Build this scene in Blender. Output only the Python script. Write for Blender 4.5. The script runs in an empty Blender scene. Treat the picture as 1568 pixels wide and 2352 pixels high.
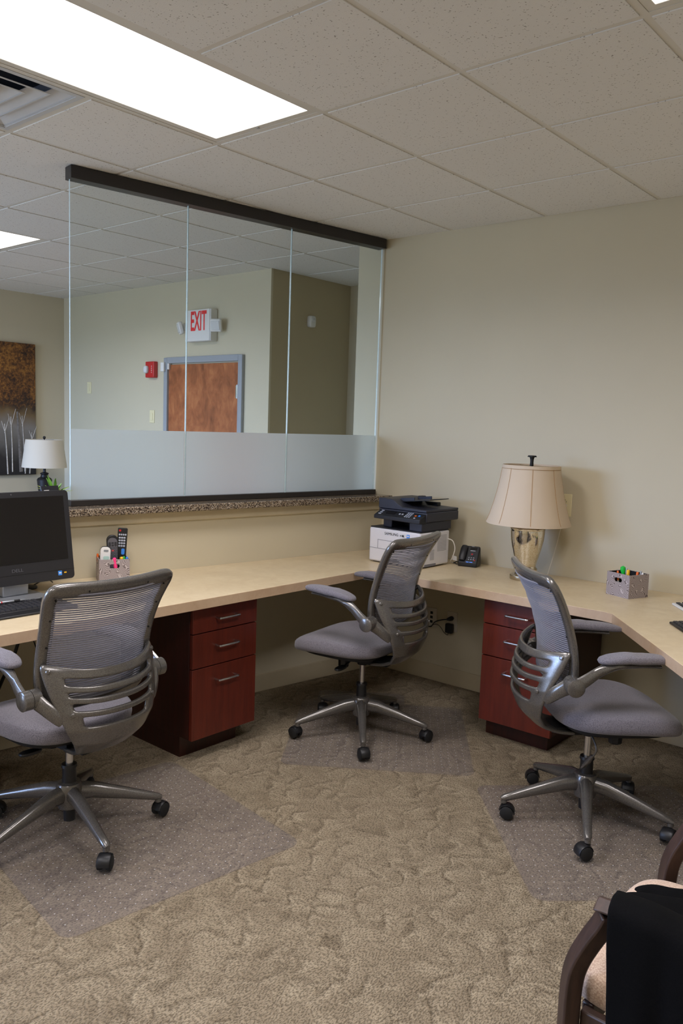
import bpy, bmesh, math, random
from math import sin, cos, pi, radians
from mathutils import Vector, Matrix
from mathutils.geometry import tessellate_polygon

SC = bpy.context.scene
COL = SC.collection
random.seed(7)

# ------------------------------------------------------------------ camera
CAM_LOC = (2.1849, -2.3620, 1.5864)
RIGHT = Vector((0.75681, 0.65274, 0.03382))
FWD = Vector((-0.64737, 0.75443, -0.10848)).normalized()
RIGHT = (RIGHT - FWD * RIGHT.dot(FWD)).normalized()
UP = RIGHT.cross(FWD).normalized()
cam = bpy.data.objects.new('camera', bpy.data.cameras.new('camera'))
COL.objects.link(cam)
m = Matrix.Identity(4)
for r in range(3):
    m[r][0], m[r][1], m[r][2], m[r][3] = RIGHT[r], UP[r], -FWD[r], CAM_LOC[r]
cam.matrix_world = m
cam.data.sensor_fit = 'HORIZONTAL'
cam.data.sensor_width = 36.0
cam.data.lens = 1868.39 * 36.0 / 1568.0
cam.data.clip_start = 0.05
SC.camera = cam

# ------------------------------------------------------------------ world, lights, exposure
world = bpy.data.worlds.new('world'); SC.world = world
world.use_nodes = True
SKY = 27.0
_nt = world.node_tree
_bg = _nt.nodes['Background']; _bg.inputs[1].default_value = SKY
_tc = _nt.nodes.new('ShaderNodeTexCoord'); _sx = _nt.nodes.new('ShaderNodeSeparateXYZ'); _rp = _nt.nodes.new('ShaderNodeValToRGB')
_mp = _nt.nodes.new('ShaderNodeMapRange'); _mp.inputs['From Min'].default_value = -1.0
_nt.links.new(_tc.outputs['Generated'], _sx.inputs[0]); _nt.links.new(_sx.outputs['Z'], _mp.inputs['Value'])
_nt.links.new(_mp.outputs[0], _rp.inputs['Fac']); _nt.links.new(_rp.outputs['Color'], _bg.inputs[0])
_e = _rp.color_ramp.elements
_e[0].position = 0.0; _e[0].color = (0.16, 0.20, 0.26, 1)        # ground outside
_e[1].position = 1.0; _e[1].color = (0.34, 0.58, 1.42, 1)        # zenith
for _p, _c in ((0.49, (0.20, 0.245, 0.34, 1)), (0.51, (0.62, 0.86, 1.50, 1))):
    _n = _e.new(_p); _n.color = _c

PANEL_STRENGTH = 2.6
PANEL_COL = (1.0, 0.97, 0.94)
TROFFER_POWER = 30.3
TROFFER_COL = (1.0, 0.956, 0.99)
def area_light(name, loc, size_x, size_y, power, color, direction, spread=180.0):
    ld = bpy.data.lights.new(name, 'AREA')
    ld.shape = 'RECTANGLE'; ld.size = size_x; ld.size_y = size_y
    ld.energy = power; ld.color = color; ld.spread = radians(spread)
    o = bpy.data.objects.new(name, ld); COL.objects.link(o)
    o.location = loc
    o.rotation_euler = Vector(direction).to_track_quat('-Z', 'Y').to_euler()
    return o
# the storefront glazing of the reception is where the daylight comes in: a portal helps the sampler find it
portal = area_light('storefront_portal', (-3.70, -4.60, 1.31), 2.96, 2.38, 1.0, (1, 1, 1), (0, 1, 0))
portal.data.cycles.is_portal = True

SC.view_settings.view_transform = 'Standard'
SC.view_settings.look = 'None'
SC.view_settings.gamma = 1.0
SC.view_settings.use_curve_mapping = False
SC.view_settings.exposure = -0.22
SC.cycles.use_denoising = True
SC.cycles.max_bounces = 10
SC.cycles.diffuse_bounces = 5
SC.cycles.transparent_max_bounces = 24
SC.cycles.sample_clamp_indirect = 4.0
SC.cycles.caustics_reflective = False
SC.cycles.caustics_refractive = False

# ------------------------------------------------------------------ materials
def lin(c):
    return tuple(((x / 255.0) / 12.92 if x / 255.0 <= 0.04045 else ((x / 255.0 + 0.055) / 1.055) ** 2.4) for x in c)

class NT:
    def __init__(self, name):
        self.m = bpy.data.materials.new(name); self.m.use_nodes = True
        self.t = self.m.node_tree; self.n = self.t.nodes
        self.n.clear()
        self.out = self.n.new('ShaderNodeOutputMaterial')
    def add(self, typ, **kw):
        nd = self.n.new(typ)
        for k, v in kw.items():
            if k == 'ins':
                for kk, vv in v.items():
                    nd.inputs[kk].default_value = vv
            else:
                setattr(nd, k, v)
        return nd
    def link(self, a, b):
        self.t.links.new(a, b)
    def bsdf(self, col=None, rough=0.5, metal=0.0, **ins):
        b = self.add('ShaderNodeBsdfPrincipled')
        if col is not None:
            b.inputs['Base Color'].default_value = (*lin(col), 1)
        b.inputs['Roughness'].default_value = rough
        b.inputs['Metallic'].default_value = metal
        for k, v in ins.items():
            b.inputs[k.replace('_', ' ')].default_value = v
        return b
    def coords(self, kind='Object', scale=(1, 1, 1), rot=(0, 0, 0)):
        tc = self.add('ShaderNodeTexCoord'); mp = self.add('ShaderNodeMapping')
        mp.inputs['Scale'].default_value = scale; mp.inputs['Rotation'].default_value = rot
        self.link(tc.outputs[kind], mp.inputs['Vector'])
        return mp.outputs['Vector']
    def noise(self, vec, scale, detail=2.0, rough=0.5, dist=0.0):
        n = self.add('ShaderNodeTexNoise')
        n.inputs['Scale'].default_value = scale; n.inputs['Detail'].default_value = detail
        n.inputs['Roughness'].default_value = rough; n.inputs['Distortion'].default_value = dist
        if vec is not None: self.link(vec, n.inputs['Vector'])
        return n.outputs['Fac']
    def ramp(self, fac, stops):
        r = self.add('ShaderNodeValToRGB')
        e = r.color_ramp.elements
        while len(e) < len(stops): e.new(0.5)
        for el, (p, c) in zip(e, stops):
            el.position = p; el.color = (*c, 1) if len(c) == 3 else c
        self.link(fac, r.inputs['Fac'])
        return r.outputs['Color']
    def math(self, op, a, b=None, clamp=False):
        x = self.add('ShaderNodeMath', operation=op, use_clamp=clamp)
        for i, v in enumerate((a, b)):
            if v is None: continue
            if isinstance(v, (int, float)): x.inputs[i].default_value = v
            else: self.link(v, x.inputs[i])
        return x.outputs[0]
    def mix(self, fac, a, b, mode='MIX'):
        x = self.add('ShaderNodeMix', data_type='RGBA', blend_type=mode)
        for i, v in ((0, fac), (6, a), (7, b)):
            if isinstance(v, (int, float)): x.inputs[i].default_value = v
            elif isinstance(v, tuple): x.inputs[i].default_value = (*v, 1) if len(v) == 3 else v
            else: self.link(v, x.inputs[i])
        return x.outputs[2]
    def bump(self, h, strength=0.3, dist=0.002, bsdf=None):
        b = self.add('ShaderNodeBump')
        b.inputs['Strength'].default_value = strength; b.inputs['Distance'].default_value = dist
        self.link(h, b.inputs['Height'])
        if bsdf is not None: self.link(b.outputs[0], bsdf.inputs['Normal'])
        return b.outputs[0]
    def done(self, shader):
        self.link(shader.outputs[0], self.out.inputs['Surface'])
        return self.m

def plain(name, col, rough=0.5, metal=0.0, var=0.06, nscale=18.0, bump=0.0, bscale=200.0, **ins):
    t = NT(name); b = t.bsdf(col, rough, metal, **ins)
    v = t.coords()
    f = t.noise(v, nscale, 3)
    c = lin(col)
    t.link(t.ramp(f, [(0.3, tuple(x * (1 - var) for x in c)), (0.7, tuple(min(1, x * (1 + var)) for x in c))]), b.inputs['Base Color'])
    if bump:
        t.bump(t.noise(v, bscale, 2), bump, 0.001, b)
    return t.done(b)

M = {}
M['wall'] = plain('wall_paint', (199, 190, 165), 0.75, var=0.012, nscale=3, bump=0.12, bscale=260)
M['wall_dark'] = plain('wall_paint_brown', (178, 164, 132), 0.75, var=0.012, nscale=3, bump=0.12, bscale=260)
M['baseboard'] = plain('baseboard_vinyl', (192, 180, 152), 0.45, var=0.02)
M['trim'] = plain('painted_trim', (198, 186, 158), 0.5, var=0.02)
M['tee'] = plain('white_enamel_tee', (214, 210, 202), 0.4, var=0.01)
M['white_plastic'] = plain('white_plastic', (225, 224, 222), 0.4, var=0.01)
M['ivory'] = plain('ivory_plastic', (226, 216, 176), 0.4, var=0.01)
M['offwhite_plate'] = plain('offwhite_plate', (212, 204, 190), 0.4, var=0.01)
M['black'] = plain('black_plastic', (26, 26, 28), 0.4, var=0.05)
M['black_matte'] = plain('black_matte', (15, 15, 16), 0.7, var=0.05)
M['bezel'] = plain('dark_bezel', (31, 31, 35), 0.45, var=0.04)
M['bronze'] = plain('dark_bronze_channel', (38, 34, 33), 0.4, var=0.05)
M['navy_plastic'] = plain('charcoal_printer_plastic', (42, 44, 56), 0.45, var=0.04)
M['navy_dark'] = plain('charcoal_printer_dark', (22, 23, 29), 0.5, var=0.04)
M['printer_white'] = plain('printer_white', (222, 221, 226), 0.4, var=0.01)
M['printer_line'] = plain('printer_seam', (120, 120, 128), 0.6)
M['chrome'] = plain('satin_chrome', (205, 205, 208), 0.22, 1.0, var=0.03)
M['silver'] = plain('silver_plastic', (160, 164, 170), 0.35, 0.6, var=0.03)
M['steel'] = plain('brushed_steel', (176, 176, 174), 0.3, 1.0, var=0.04)
M['red_plastic'] = plain('red_plastic', (190, 28, 34), 0.35, var=0.03)
M['door_frame'] = plain('grey_metal_frame', (150, 155, 162), 0.4, var=0.02)
M['exit_red'] = plain('exit_red', (235, 45, 50), 0.5, var=0.02)
M['pink'] = plain('pink_marker', (255, 62, 140), 0.35, var=0.03)
M['green'] = plain('green_marker', (32, 200, 70), 0.35, var=0.03)
M['yellow'] = plain('yellow_marker', (246, 190, 20), 0.35, var=0.03)
M['orange'] = plain('orange_plastic', (240, 110, 35), 0.35, var=0.03)
M['blue'] = plain('blue_plastic', (62, 140, 235), 0.35, var=0.03)
M['key'] = plain('dark_key', (44, 44, 48), 0.5, var=0.04)
M['key_grey'] = plain('remote_key_grey', (176, 182, 196), 0.45, var=0.02)
M['remote_grey'] = plain('grey_remote_face', (92, 90, 96), 0.45, var=0.03)
M['lcd'] = plain('pale_lcd', (176, 206, 196), 0.25, var=0.02)
M['sticker_blue'] = plain('sticker_blue', (60, 140, 235), 0.4, var=0.02)
M['logo_grey'] = plain('logo_grey', (92, 92, 98), 0.4, var=0.02)
M['logo_black'] = plain('logo_black', (30, 30, 36), 0.5, var=0.02)
M['screen'] = plain('dark_screen', (20, 18, 19), 0.22, var=0.02)
M['wood_dark'] = None
M['cable_white'] = plain('white_cable', (215, 210, 200), 0.45, var=0.02)

def mat_tile():
    t = NT('acoustic_tile'); b = t.bsdf((226, 225, 223), 0.85)
    v = t.coords('Object', (1, 1, 1))
    vo = t.add('ShaderNodeTexVoronoi', feature='F1'); vo.inputs['Scale'].default_value = 85.0
    vo.inputs['Randomness'].default_value = 1.0
    n2 = t.noise(t.coords('Object', (1, 2.2, 1)), 46, 2, 0.6)
    v2 = t.add('ShaderNodeVectorMath', operation='ADD'); t.link(v, v2.inputs[0])
    nz = t.add('ShaderNodeTexNoise'); nz.inputs['Scale'].default_value = 60; t.link(v, nz.inputs['Vector'])
    sc = t.add('ShaderNodeVectorMath', operation='SCALE'); sc.inputs['Scale'].default_value = 0.02
    t.link(nz.outputs['Color'], sc.inputs[0]); t.link(sc.outputs[0], v2.inputs[1]); t.link(v2.outputs[0], vo.inputs['Vector'])
    pin = t.math('LESS_THAN', vo.outputs['Distance'], 0.22)
    keep = t.math('GREATER_THAN', n2, 0.50)
    hole = t.math('MULTIPLY', pin, keep)
    c = lin((226, 225, 223)); d = lin((168, 164, 160))
    t.link(t.mix(hole, c, d), b.inputs['Base Color'])
    t.bump(t.math('SUBTRACT', t.noise(v, 300, 2), hole), 0.35, 0.0015, b)
    return t.done(b)
M['tile'] = mat_tile()

def mat_carpet():
    t = NT('patterned_carpet'); b = t.bsdf((150, 134, 108), 0.95)
    b.inputs['Specular IOR Level'].default_value = 0.1
    v = t.coords('Object')
    # rows of S-shaped strokes, each dark on one flank and pale on the other, bent and broken up by noise
    def strokes(rot, lx_, ly_, amp, shift):
        nz = t.add('ShaderNodeTexNoise'); nz.inputs['Scale'].default_value = 6.0; nz.inputs['Detail'].default_value = 1.0
        t.link(v, nz.inputs['Vector'])
        sb = t.add('ShaderNodeVectorMath', operation='SUBTRACT'); sb.inputs[1].default_value = (0.5, 0.5, 0.5); t.link(nz.outputs['Color'], sb.inputs[0])
        sc_ = t.add('ShaderNodeVectorMath', operation='SCALE'); sc_.inputs['Scale'].default_value = 0.24; t.link(sb.outputs[0], sc_.inputs[0])
        ad = t.add('ShaderNodeVectorMath', operation='ADD'); t.link(t.coords('Object', (1, 1, 1), (0, 0, rot)), ad.inputs[0]); t.link(sc_.outputs[0], ad.inputs[1])
        sx = t.add('ShaderNodeSeparateXYZ'); t.link(ad.outputs[0], sx.inputs[0])
        vv = t.math('ADD', t.math('DIVIDE', sx.outputs['Y'], ly_), shift)
        row = t.math('FLOOR', vv)
        uu = t.math('ADD', t.math('DIVIDE', sx.outputs['X'], lx_), t.math('MULTIPLY', row, 0.37))
        fu = t.math('SUBTRACT', t.math('FRACT', uu), 0.5)
        fv = t.math('SUBTRACT', t.math('SUBTRACT', vv, row), 0.5)
        d = t.math('SUBTRACT', fv, t.math('MULTIPLY', t.math('SINE', t.math('MULTIPLY', fu, 2 * pi)), amp))
        end = t.math('MULTIPLY', t.math('SUBTRACT', 0.47, t.math('ABSOLUTE', fu)), 7.0, True)
        dk = t.math('MULTIPLY', t.math('SUBTRACT', 1.0, t.math('MULTIPLY', t.math('ABSOLUTE', d), 5.0), True), end)
        lt = t.math('MULTIPLY', t.math('SUBTRACT', 1.0, t.math('MULTIPLY', t.math('ABSOLUTE', t.math('ADD', d, 0.27)), 4.0), True), end)
        return dk, lt
    dk1, lt1 = strokes(-1.15, 0.128, 0.108, 0.30, 0.0)
    dk2, lt2 = strokes(-0.55, 0.165, 0.130, 0.26, 0.4)
    brk = t.ramp(t.noise(v, 5.0, 1.0), [(0.36, (0.15, 0.15, 0.15)), (0.60, (1, 1, 1))])
    brk2 = t.ramp(t.noise(t.coords('Object', (1, 1, 1), (0, 0, 1.0)), 5.0, 1.0), [(0.42, (0, 0, 0)), (0.6, (0.75, 0.75, 0.75))])
    stroke = t.math('MAXIMUM', t.math('MULTIPLY', dk1, brk), t.math('MULTIPLY', dk2, brk2))
    pale = t.math('MAXIMUM', t.math('MULTIPLY', lt1, brk), t.math('MULTIPLY', lt2, brk2))
    patch = t.ramp(t.noise(v, 8.0, 2.0, 0.5, 1.0), [(0.36, (0, 0, 0)), (0.64, (1, 1, 1))])
    # loop pile: short dashes running along Y
    loopv = t.ramp(t.noise(t.coords('Object', (215, 105, 1), (0, 0, 0)), 1.0, 1.0, 0.5, 0.3), [(0.36, (1, 1, 1)), (0.56, (0, 0, 0))])
    fine = t.noise(v, 330, 1)
    base = t.mix(patch, lin((136, 122, 101)), lin((156, 142, 119)))
    c1 = t.mix(t.math('MULTIPLY', pale, 0.7), base, lin((178, 164, 139)))
    c2 = t.mix(t.math('MULTIPLY', stroke, 0.60), c1, lin((84, 70, 53)))
    dark = t.math('POWER', loopv, 1.3)
    amt = t.math('MULTIPLY', dark, t.math('ADD', 0.68, t.math('MULTIPLY', stroke, 0.25)))
    c3 = t.mix(amt, c2, lin((56, 46, 34)))
    c4 = t.mix(t.math('MULTIPLY', fine, 0.25), c3, lin((190, 176, 150)))
    t.link(c4, b.inputs['Base Color'])
    h = t.math('SUBTRACT', t.math('MULTIPLY', fine, 0.4), t.math('ADD', loopv, t.math('MULTIPLY', stroke, 0.8)))
    t.bump(h, 0.7, 0.004, b)
    return t.done(b)
M['carpet'] = mat_carpet()

def mat_cherry(name, dark=False):
    t = NT(name)
    a, c = ((108, 40, 25), (80, 28, 17)) if not dark else ((62, 23, 16), (40, 14, 10))
    b = t.bsdf(a, 0.38)
    v = t.coords('Object', (14, 14, 1.1))
    g = t.noise(v, 3.0, 4, 0.6, 0.4)
    f = t.noise(t.coords('Object', (160, 160, 6)), 3.0, 2)
    col = t.ramp(t.math('ADD', t.math('MULTIPLY', g, 0.75), t.math('MULTIPLY', f, 0.25)), [(0.3, lin(c)), (0.72, lin(a))])
    t.link(col, b.inputs['Base Color'])
    t.bump(f, 0.06, 0.001, b)
    return t.done(b)
M['cherry'] = mat_cherry('cherry_veneer')
M['cherry_dark'] = mat_cherry('cherry_carcass', True)

def mat_walnut():
    t = NT('walnut_frame'); b = t.bsdf((84, 56, 42), 0.4)
    f = t.noise(t.coords('Object', (30, 30, 4)), 2.0, 4, 0.6, 0.3)
    t.link(t.ramp(f, [(0.3, lin((46, 33, 28))), (0.7, lin((70, 51, 43)))]), b.inputs['Base Color'])
    return t.done(b)
M['walnut'] = mat_walnut()

def mat_door():
    t = NT('burl_door_veneer'); b = t.bsdf((120, 68, 42), 0.22)
    v = t.coords('Object', (1, 1, 0.8))
    f = t.noise(v, 5.0, 6, 0.65, 0.8)
    f2 = t.noise(t.coords('Object', (1, 1, 0.5)), 17.0, 5, 0.7, 0.6)
    t.link(t.ramp(t.math('ADD', t.math('MULTIPLY', f, 0.6), t.math('MULTIPLY', f2, 0.4)), [(0.3, lin((104, 54, 32))), (0.5, lin((158, 92, 56))), (0.7, lin((198, 128, 82)))]), b.inputs['Base Color'])
    return t.done(b)
M['door'] = mat_door()

def mat_laminate(name, a, c):
    t = NT(name); b = t.bsdf(a, 0.38)
    v = t.coords('Object')
    f = t.noise(v, 5.0, 6, 0.62, 1.2)
    f2 = t.noise(v, 26.0, 4, 0.6, 1.0)
    t.link(t.ramp(t.math('ADD', t.math('MULTIPLY', f, 0.6), t.math('MULTIPLY', f2, 0.4)), [(0.32, lin(c)), (0.68, lin(a))]), b.inputs['Base Color'])
    return t.done(b)
M['laminate'] = mat_laminate('marbled_laminate', (220, 203, 170), (203, 183, 148))
M['laminate_edge'] = mat_laminate('laminate_edge', (206, 180, 150), (190, 160, 130))

def mat_granite():
    t = NT('speckled_granite'); b = t.bsdf((160, 140, 115), 0.15)
    v = t.coords('Object')
    vo = t.add('ShaderNodeTexVoronoi', feature='F1'); vo.inputs['Scale'].default_value = 230; t.link(v, vo.inputs['Vector'])
    sep = t.add('ShaderNodeSeparateColor'); t.link(vo.outputs['Color'], sep.inputs[0])
    t.link(t.ramp(sep.outputs[0], [(0.0, lin((44, 37, 33))), (0.34, lin((70, 59, 50))), (0.40, lin((116, 101, 84))), (0.78, lin((146, 130, 108))), (0.88, lin((172, 160, 146)))]), b.inputs['Base Color'])
    return t.done(b)
M['granite'] = mat_granite()

def mat_metal_paint():
    t = NT('pewter_chair_paint'); b = t.bsdf((112, 108, 104), 0.26, 0.55)
    b.inputs['Coat Weight'].default_value = 0.35; b.inputs['Coat Roughness'].default_value = 0.12
    f = t.noise(t.coords('Object'), 420, 2)
    t.link(t.ramp(f, [(0.35, lin((94, 91, 88))), (0.65, lin((124, 120, 115)))]), b.inputs['Base Color'])
    return t.done(b)
M['pewter'] = mat_metal_paint()

def mat_fabric(name, a, c, s=420, rough=0.9):
    t = NT(name); b = t.bsdf(a, rough)
    b.inputs['Sheen Weight'].default_value = 0.25
    v1 = t.add('ShaderNodeTexVoronoi'); v1.inputs['Scale'].default_value = s; t.link(t.coords('Object'), v1.inputs['Vector'])
    t.link(t.mix(t.math('MULTIPLY', v1.outputs['Distance'], 1.2, True), lin(a), lin(c)), b.inputs['Base Color'])
    t.bump(v1.outputs['Distance'], 0.4, -0.0008, b)
    return t.done(b)
M['seat_fabric'] = mat_fabric('grey_seat_fabric', (142, 138, 146), (92, 88, 96))
M['rib'] = mat_fabric('mesh_rib_fabric', (140, 139, 150), (106, 105, 116), 700)
M['cream'] = mat_fabric('cream_upholstery', (216, 192, 168), (176, 146, 124), 260)
M['jacket'] = plain('black_wool', (12, 12, 13), 1.0, var=0.3, nscale=400, Specular_IOR_Level=0.08)

def mat_thin(name, tint, amount, diffuse, gloss_rough=0.0, spec=1.0):
    """clear sheet: see-through, a fresnel reflection, and some body colour"""
    t = NT(name)
    tr = t.add('ShaderNodeBsdfTransparent'); tr.inputs[0].default_value = (*tint, 1)
    d = t.add('ShaderNodeBsdfDiffuse'); d.inputs[0].default_value = (*lin(diffuse), 1)
    g = t.add('ShaderNodeBsdfGlossy'); g.inputs['Roughness'].default_value = gloss_rough
    fr = t.add('ShaderNodeFresnel'); fr.inputs['IOR'].default_value = 1.45
    m1 = t.add('ShaderNodeMixShader'); m1.inputs[0].default_value = amount
    t.link(tr.outputs[0], m1.inputs[1]); t.link(d.outputs[0], m1.inputs[2])
    m2 = t.add('ShaderNodeMixShader')
    geo = t.add('ShaderNodeNewGeometry')      # fresnel only where the ray enters the sheet
    t.link(t.math('MULTIPLY', t.math('MULTIPLY', fr.outputs[0], spec, True), t.math('SUBTRACT', 1.0, geo.outputs['Backfacing'])), m2.inputs[0])
    t.link(m1.outputs[0], m2.inputs[1]); t.link(g.outputs[0], m2.inputs[2])
    return t.done(m2)
M['glass'] = mat_thin('clear_glass', (0.955, 0.975, 0.965), 0.008, (200, 220, 215), 0.0, 0.8)
M['mat'] = mat_thin('clear_vinyl', (0.955, 0.95, 0.952), 0.10, (176, 168, 168), 0.32, 0.7)
M['stud'] = plain('vinyl_stud', (208, 206, 205), 0.2, var=0.02)

def mat_frost():
    t = NT('frosted_film')
    r = t.add('ShaderNodeBsdfRefraction'); r.inputs['IOR'].default_value = 1.35; r.inputs['Roughness'].default_value = 0.75
    r.inputs[0].default_value = (0.95, 0.97, 0.98, 1)
    d = t.add('ShaderNodeBsdfDiffuse'); d.inputs[0].default_value = (*lin((225, 230, 236)), 1)
    tl = t.add('ShaderNodeBsdfTranslucent'); tl.inputs[0].default_value = (*lin((235, 240, 246)), 1)
    f = t.noise(t.coords('Object'), 500, 1)
    m1 = t.add('ShaderNodeMixShader'); m1.inputs[0].default_value = 0.6
    t.link(d.outputs[0], m1.inputs[1]); t.link(tl.outputs[0], m1.inputs[2])
    m2 = t.add('ShaderNodeMixShader')
    t.link(t.math('ADD', 0.60, t.math('MULTIPLY', f, 0.08)), m2.inputs[0])
    t.link(r.outputs[0], m2.inputs[1]); t.link(m1.outputs[0], m2.inputs[2])
    return t.done(m2)
M['frost'] = mat_frost()

def mat_edge_glow():
    t = NT('polished_edge_painted_glow')
    tl = t.add('ShaderNodeBsdfDiffuse'); tl.inputs[0].default_value = (*lin((222, 243, 247)), 1)  # glow of light conducted through the pane, put into a pale diffuse colour
    g = t.add('ShaderNodeBsdfGlossy'); g.inputs['Roughness'].default_value = 0.15
    f = t.noise(t.coords('Object'), 60, 2)
    mx = t.add('ShaderNodeMixShader'); t.link(t.math('ADD', 0.25, t.math('MULTIPLY', f, 0.2)), mx.inputs[0])
    t.link(tl.outputs[0], mx.inputs[1]); t.link(g.outputs[0], mx.inputs[2])
    return t.done(mx)
M['glass_edge_glow'] = mat_edge_glow()

def mat_emit(name, col, s):
    t = NT(name); e = t.add('ShaderNodeEmission')
    e.inputs[1].default_value = s
    f = t.noise(t.coords('Object'), 4, 1)
    t.link(t.ramp(f, [(0, tuple(x * 0.98 for x in col)), (1, col)]), e.inputs[0])
    return t.done(e)
M['panel'] = mat_emit('lit_diffuser', PANEL_COL, PANEL_STRENGTH)
M['phone_blue'] = mat_emit('blue_backlight', (0.12, 0.3, 1.0), 1.2)

def mat_mercury():
    t = NT('mercury_glass'); b = t.bsdf((214, 208, 196), 0.09, 1.0)
    v = t.coords('Object')
    f = t.noise(v, 260, 3, 0.6); f2 = t.noise(v, 12, 3, 0.6)
    t.link(t.ramp(f, [(0.36, lin((190, 172, 132))), (0.46, lin((226, 220, 206))), (0.7, lin((238, 236, 230)))]), b.inputs['Base Color'])
    t.link(t.math('ADD', 0.03, t.math('MULTIPLY', f2, 0.10)), b.inputs['Roughness'])
    t.bump(f, 0.05, 0.002, b)
    return t.done(b)
M['mercury'] = mat_mercury()
M['bottom_nickel'] = plain('brushed_nickel', (196, 184, 160), 0.28, 1.0, var=0.06, nscale=60)

def mat_shade(name, col):
    t = NT(name); b = t.bsdf(col, 0.9)
    v = t.coords('Object')
    f = t.add('ShaderNodeTexWave', wave_type='BANDS', bands_direction='Z'); f.inputs['Scale'].default_value = 140; f.inputs['Distortion'].default_value = 3
    t.link(v, f.inputs['Vector'])
    c = lin(col)
    t.link(t.mix(t.math('MULTIPLY', f.outputs['Fac'], 0.2), c, tuple(x * 0.72 for x in c)), b.inputs['Base Color'])
    tl = t.add('ShaderNodeBsdfTranslucent'); tl.inputs[0].default_value = (*c, 1)
    mx = t.add('ShaderNodeMixShader'); mx.inputs[0].default_value = 0.25
    t.link(b.outputs[0], mx.inputs[1]); t.link(tl.outputs[0], mx.inputs[2])
    return t.done(mx)
M['shade'] = mat_shade('linen_shade', (226, 208, 182))
M['shade2'] = mat_shade('offwhite_shade', (226, 220, 204))
M['seam'] = plain('shade_seam', (176, 140, 96), 0.9, var=0.05)

def mat_box():
    t = NT('swirl_paper_board'); b = t.bsdf((150, 140, 140), 0.7)
    v = t.coords('Object')
    w = t.add('ShaderNodeTexWave', wave_type='BANDS', bands_direction='DIAGONAL')
    w.inputs['Scale'].default_value = 75; w.inputs['Distortion'].default_value = 30; w.inputs['Detail'].default_value = 0.6; w.inputs['Detail Scale'].default_value = 0.42
    t.link(v, w.inputs['Vector'])
    t.link(t.ramp(w.outputs['Fac'], [(0.35, lin((112, 100, 100))), (0.65, lin((186, 176, 176)))]), b.inputs['Base Color'])
    return t.done(b)
M['boxpaper'] = mat_box()

def mat_canvas():
    t = NT('autumn_trees_canvas'); b = t.bsdf((90, 60, 30), 0.75)
    tc = t.add('ShaderNodeTexCoord'); sx = t.add('ShaderNodeSeparateXYZ'); t.link(tc.outputs['Object'], sx.inputs[0])
    z = sx.outputs['Z']     # 0 at the canvas bottom edge, about 1.28 at its top
    zz = t.math('MULTIPLY', z, 1 / 1.28)
    v = tc.outputs['Object']
    sp = t.noise(v, 38, 5, 0.75); bl = t.noise(v, 3.2, 3, 0.6)
    leaf = t.ramp(t.math('ADD', t.math('MULTIPLY', sp, 0.6), t.math('MULTIPLY', bl, 0.4)), [(0.4, lin((40, 26, 18))), (0.5, lin((104, 66, 28))), (0.62, lin((168, 118, 52)))])
    low = t.ramp(t.math('ADD', zz, t.math('MULTIPLY', t.math('SUBTRACT', bl, 0.5), 0.25)), [(0.0, lin((34, 31, 30))), (0.14, lin((46, 43, 41))), (0.34, lin((128, 124, 118))), (0.46, lin((112, 92, 62))), (0.52, lin((48, 36, 28))), (0.6, lin((44, 30, 22)))])
    up = t.ramp(t.math('ADD', zz, t.math('MULTIPLY', t.math('SUBTRACT', sp, 0.5), 0.3)), [(0.5, (0, 0, 0)), (0.62, (1, 1, 1))])
    t.link(t.mix(up, low, leaf), b.inputs['Base Color'])
    t.bump(sp, 0.3, 0.002, b)
    return t.done(b)
M['canvas'] = mat_canvas()
M['trunk'] = plain('painted_trunk_white', (196, 192, 184), 0.7, var=0.25, nscale=60)
M['trunk_grey'] = plain('painted_trunk_grey', (118, 114, 110), 0.7, var=0.25, nscale=60)
M['leaf'] = plain('green_leaf', (96, 150, 52), 0.5, var=0.3, nscale=30)
M['leaf2'] = plain('yellow_green_leaf', (190, 206, 70), 0.5, var=0.2, nscale=30)
M['vent'] = plain('vent_enamel', (196, 198, 202), 0.28, 0.0, var=0.02)
M['lens_clear'] = plain('lamp_head_lens', (214, 216, 218), 0.12, var=0.02)

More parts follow.
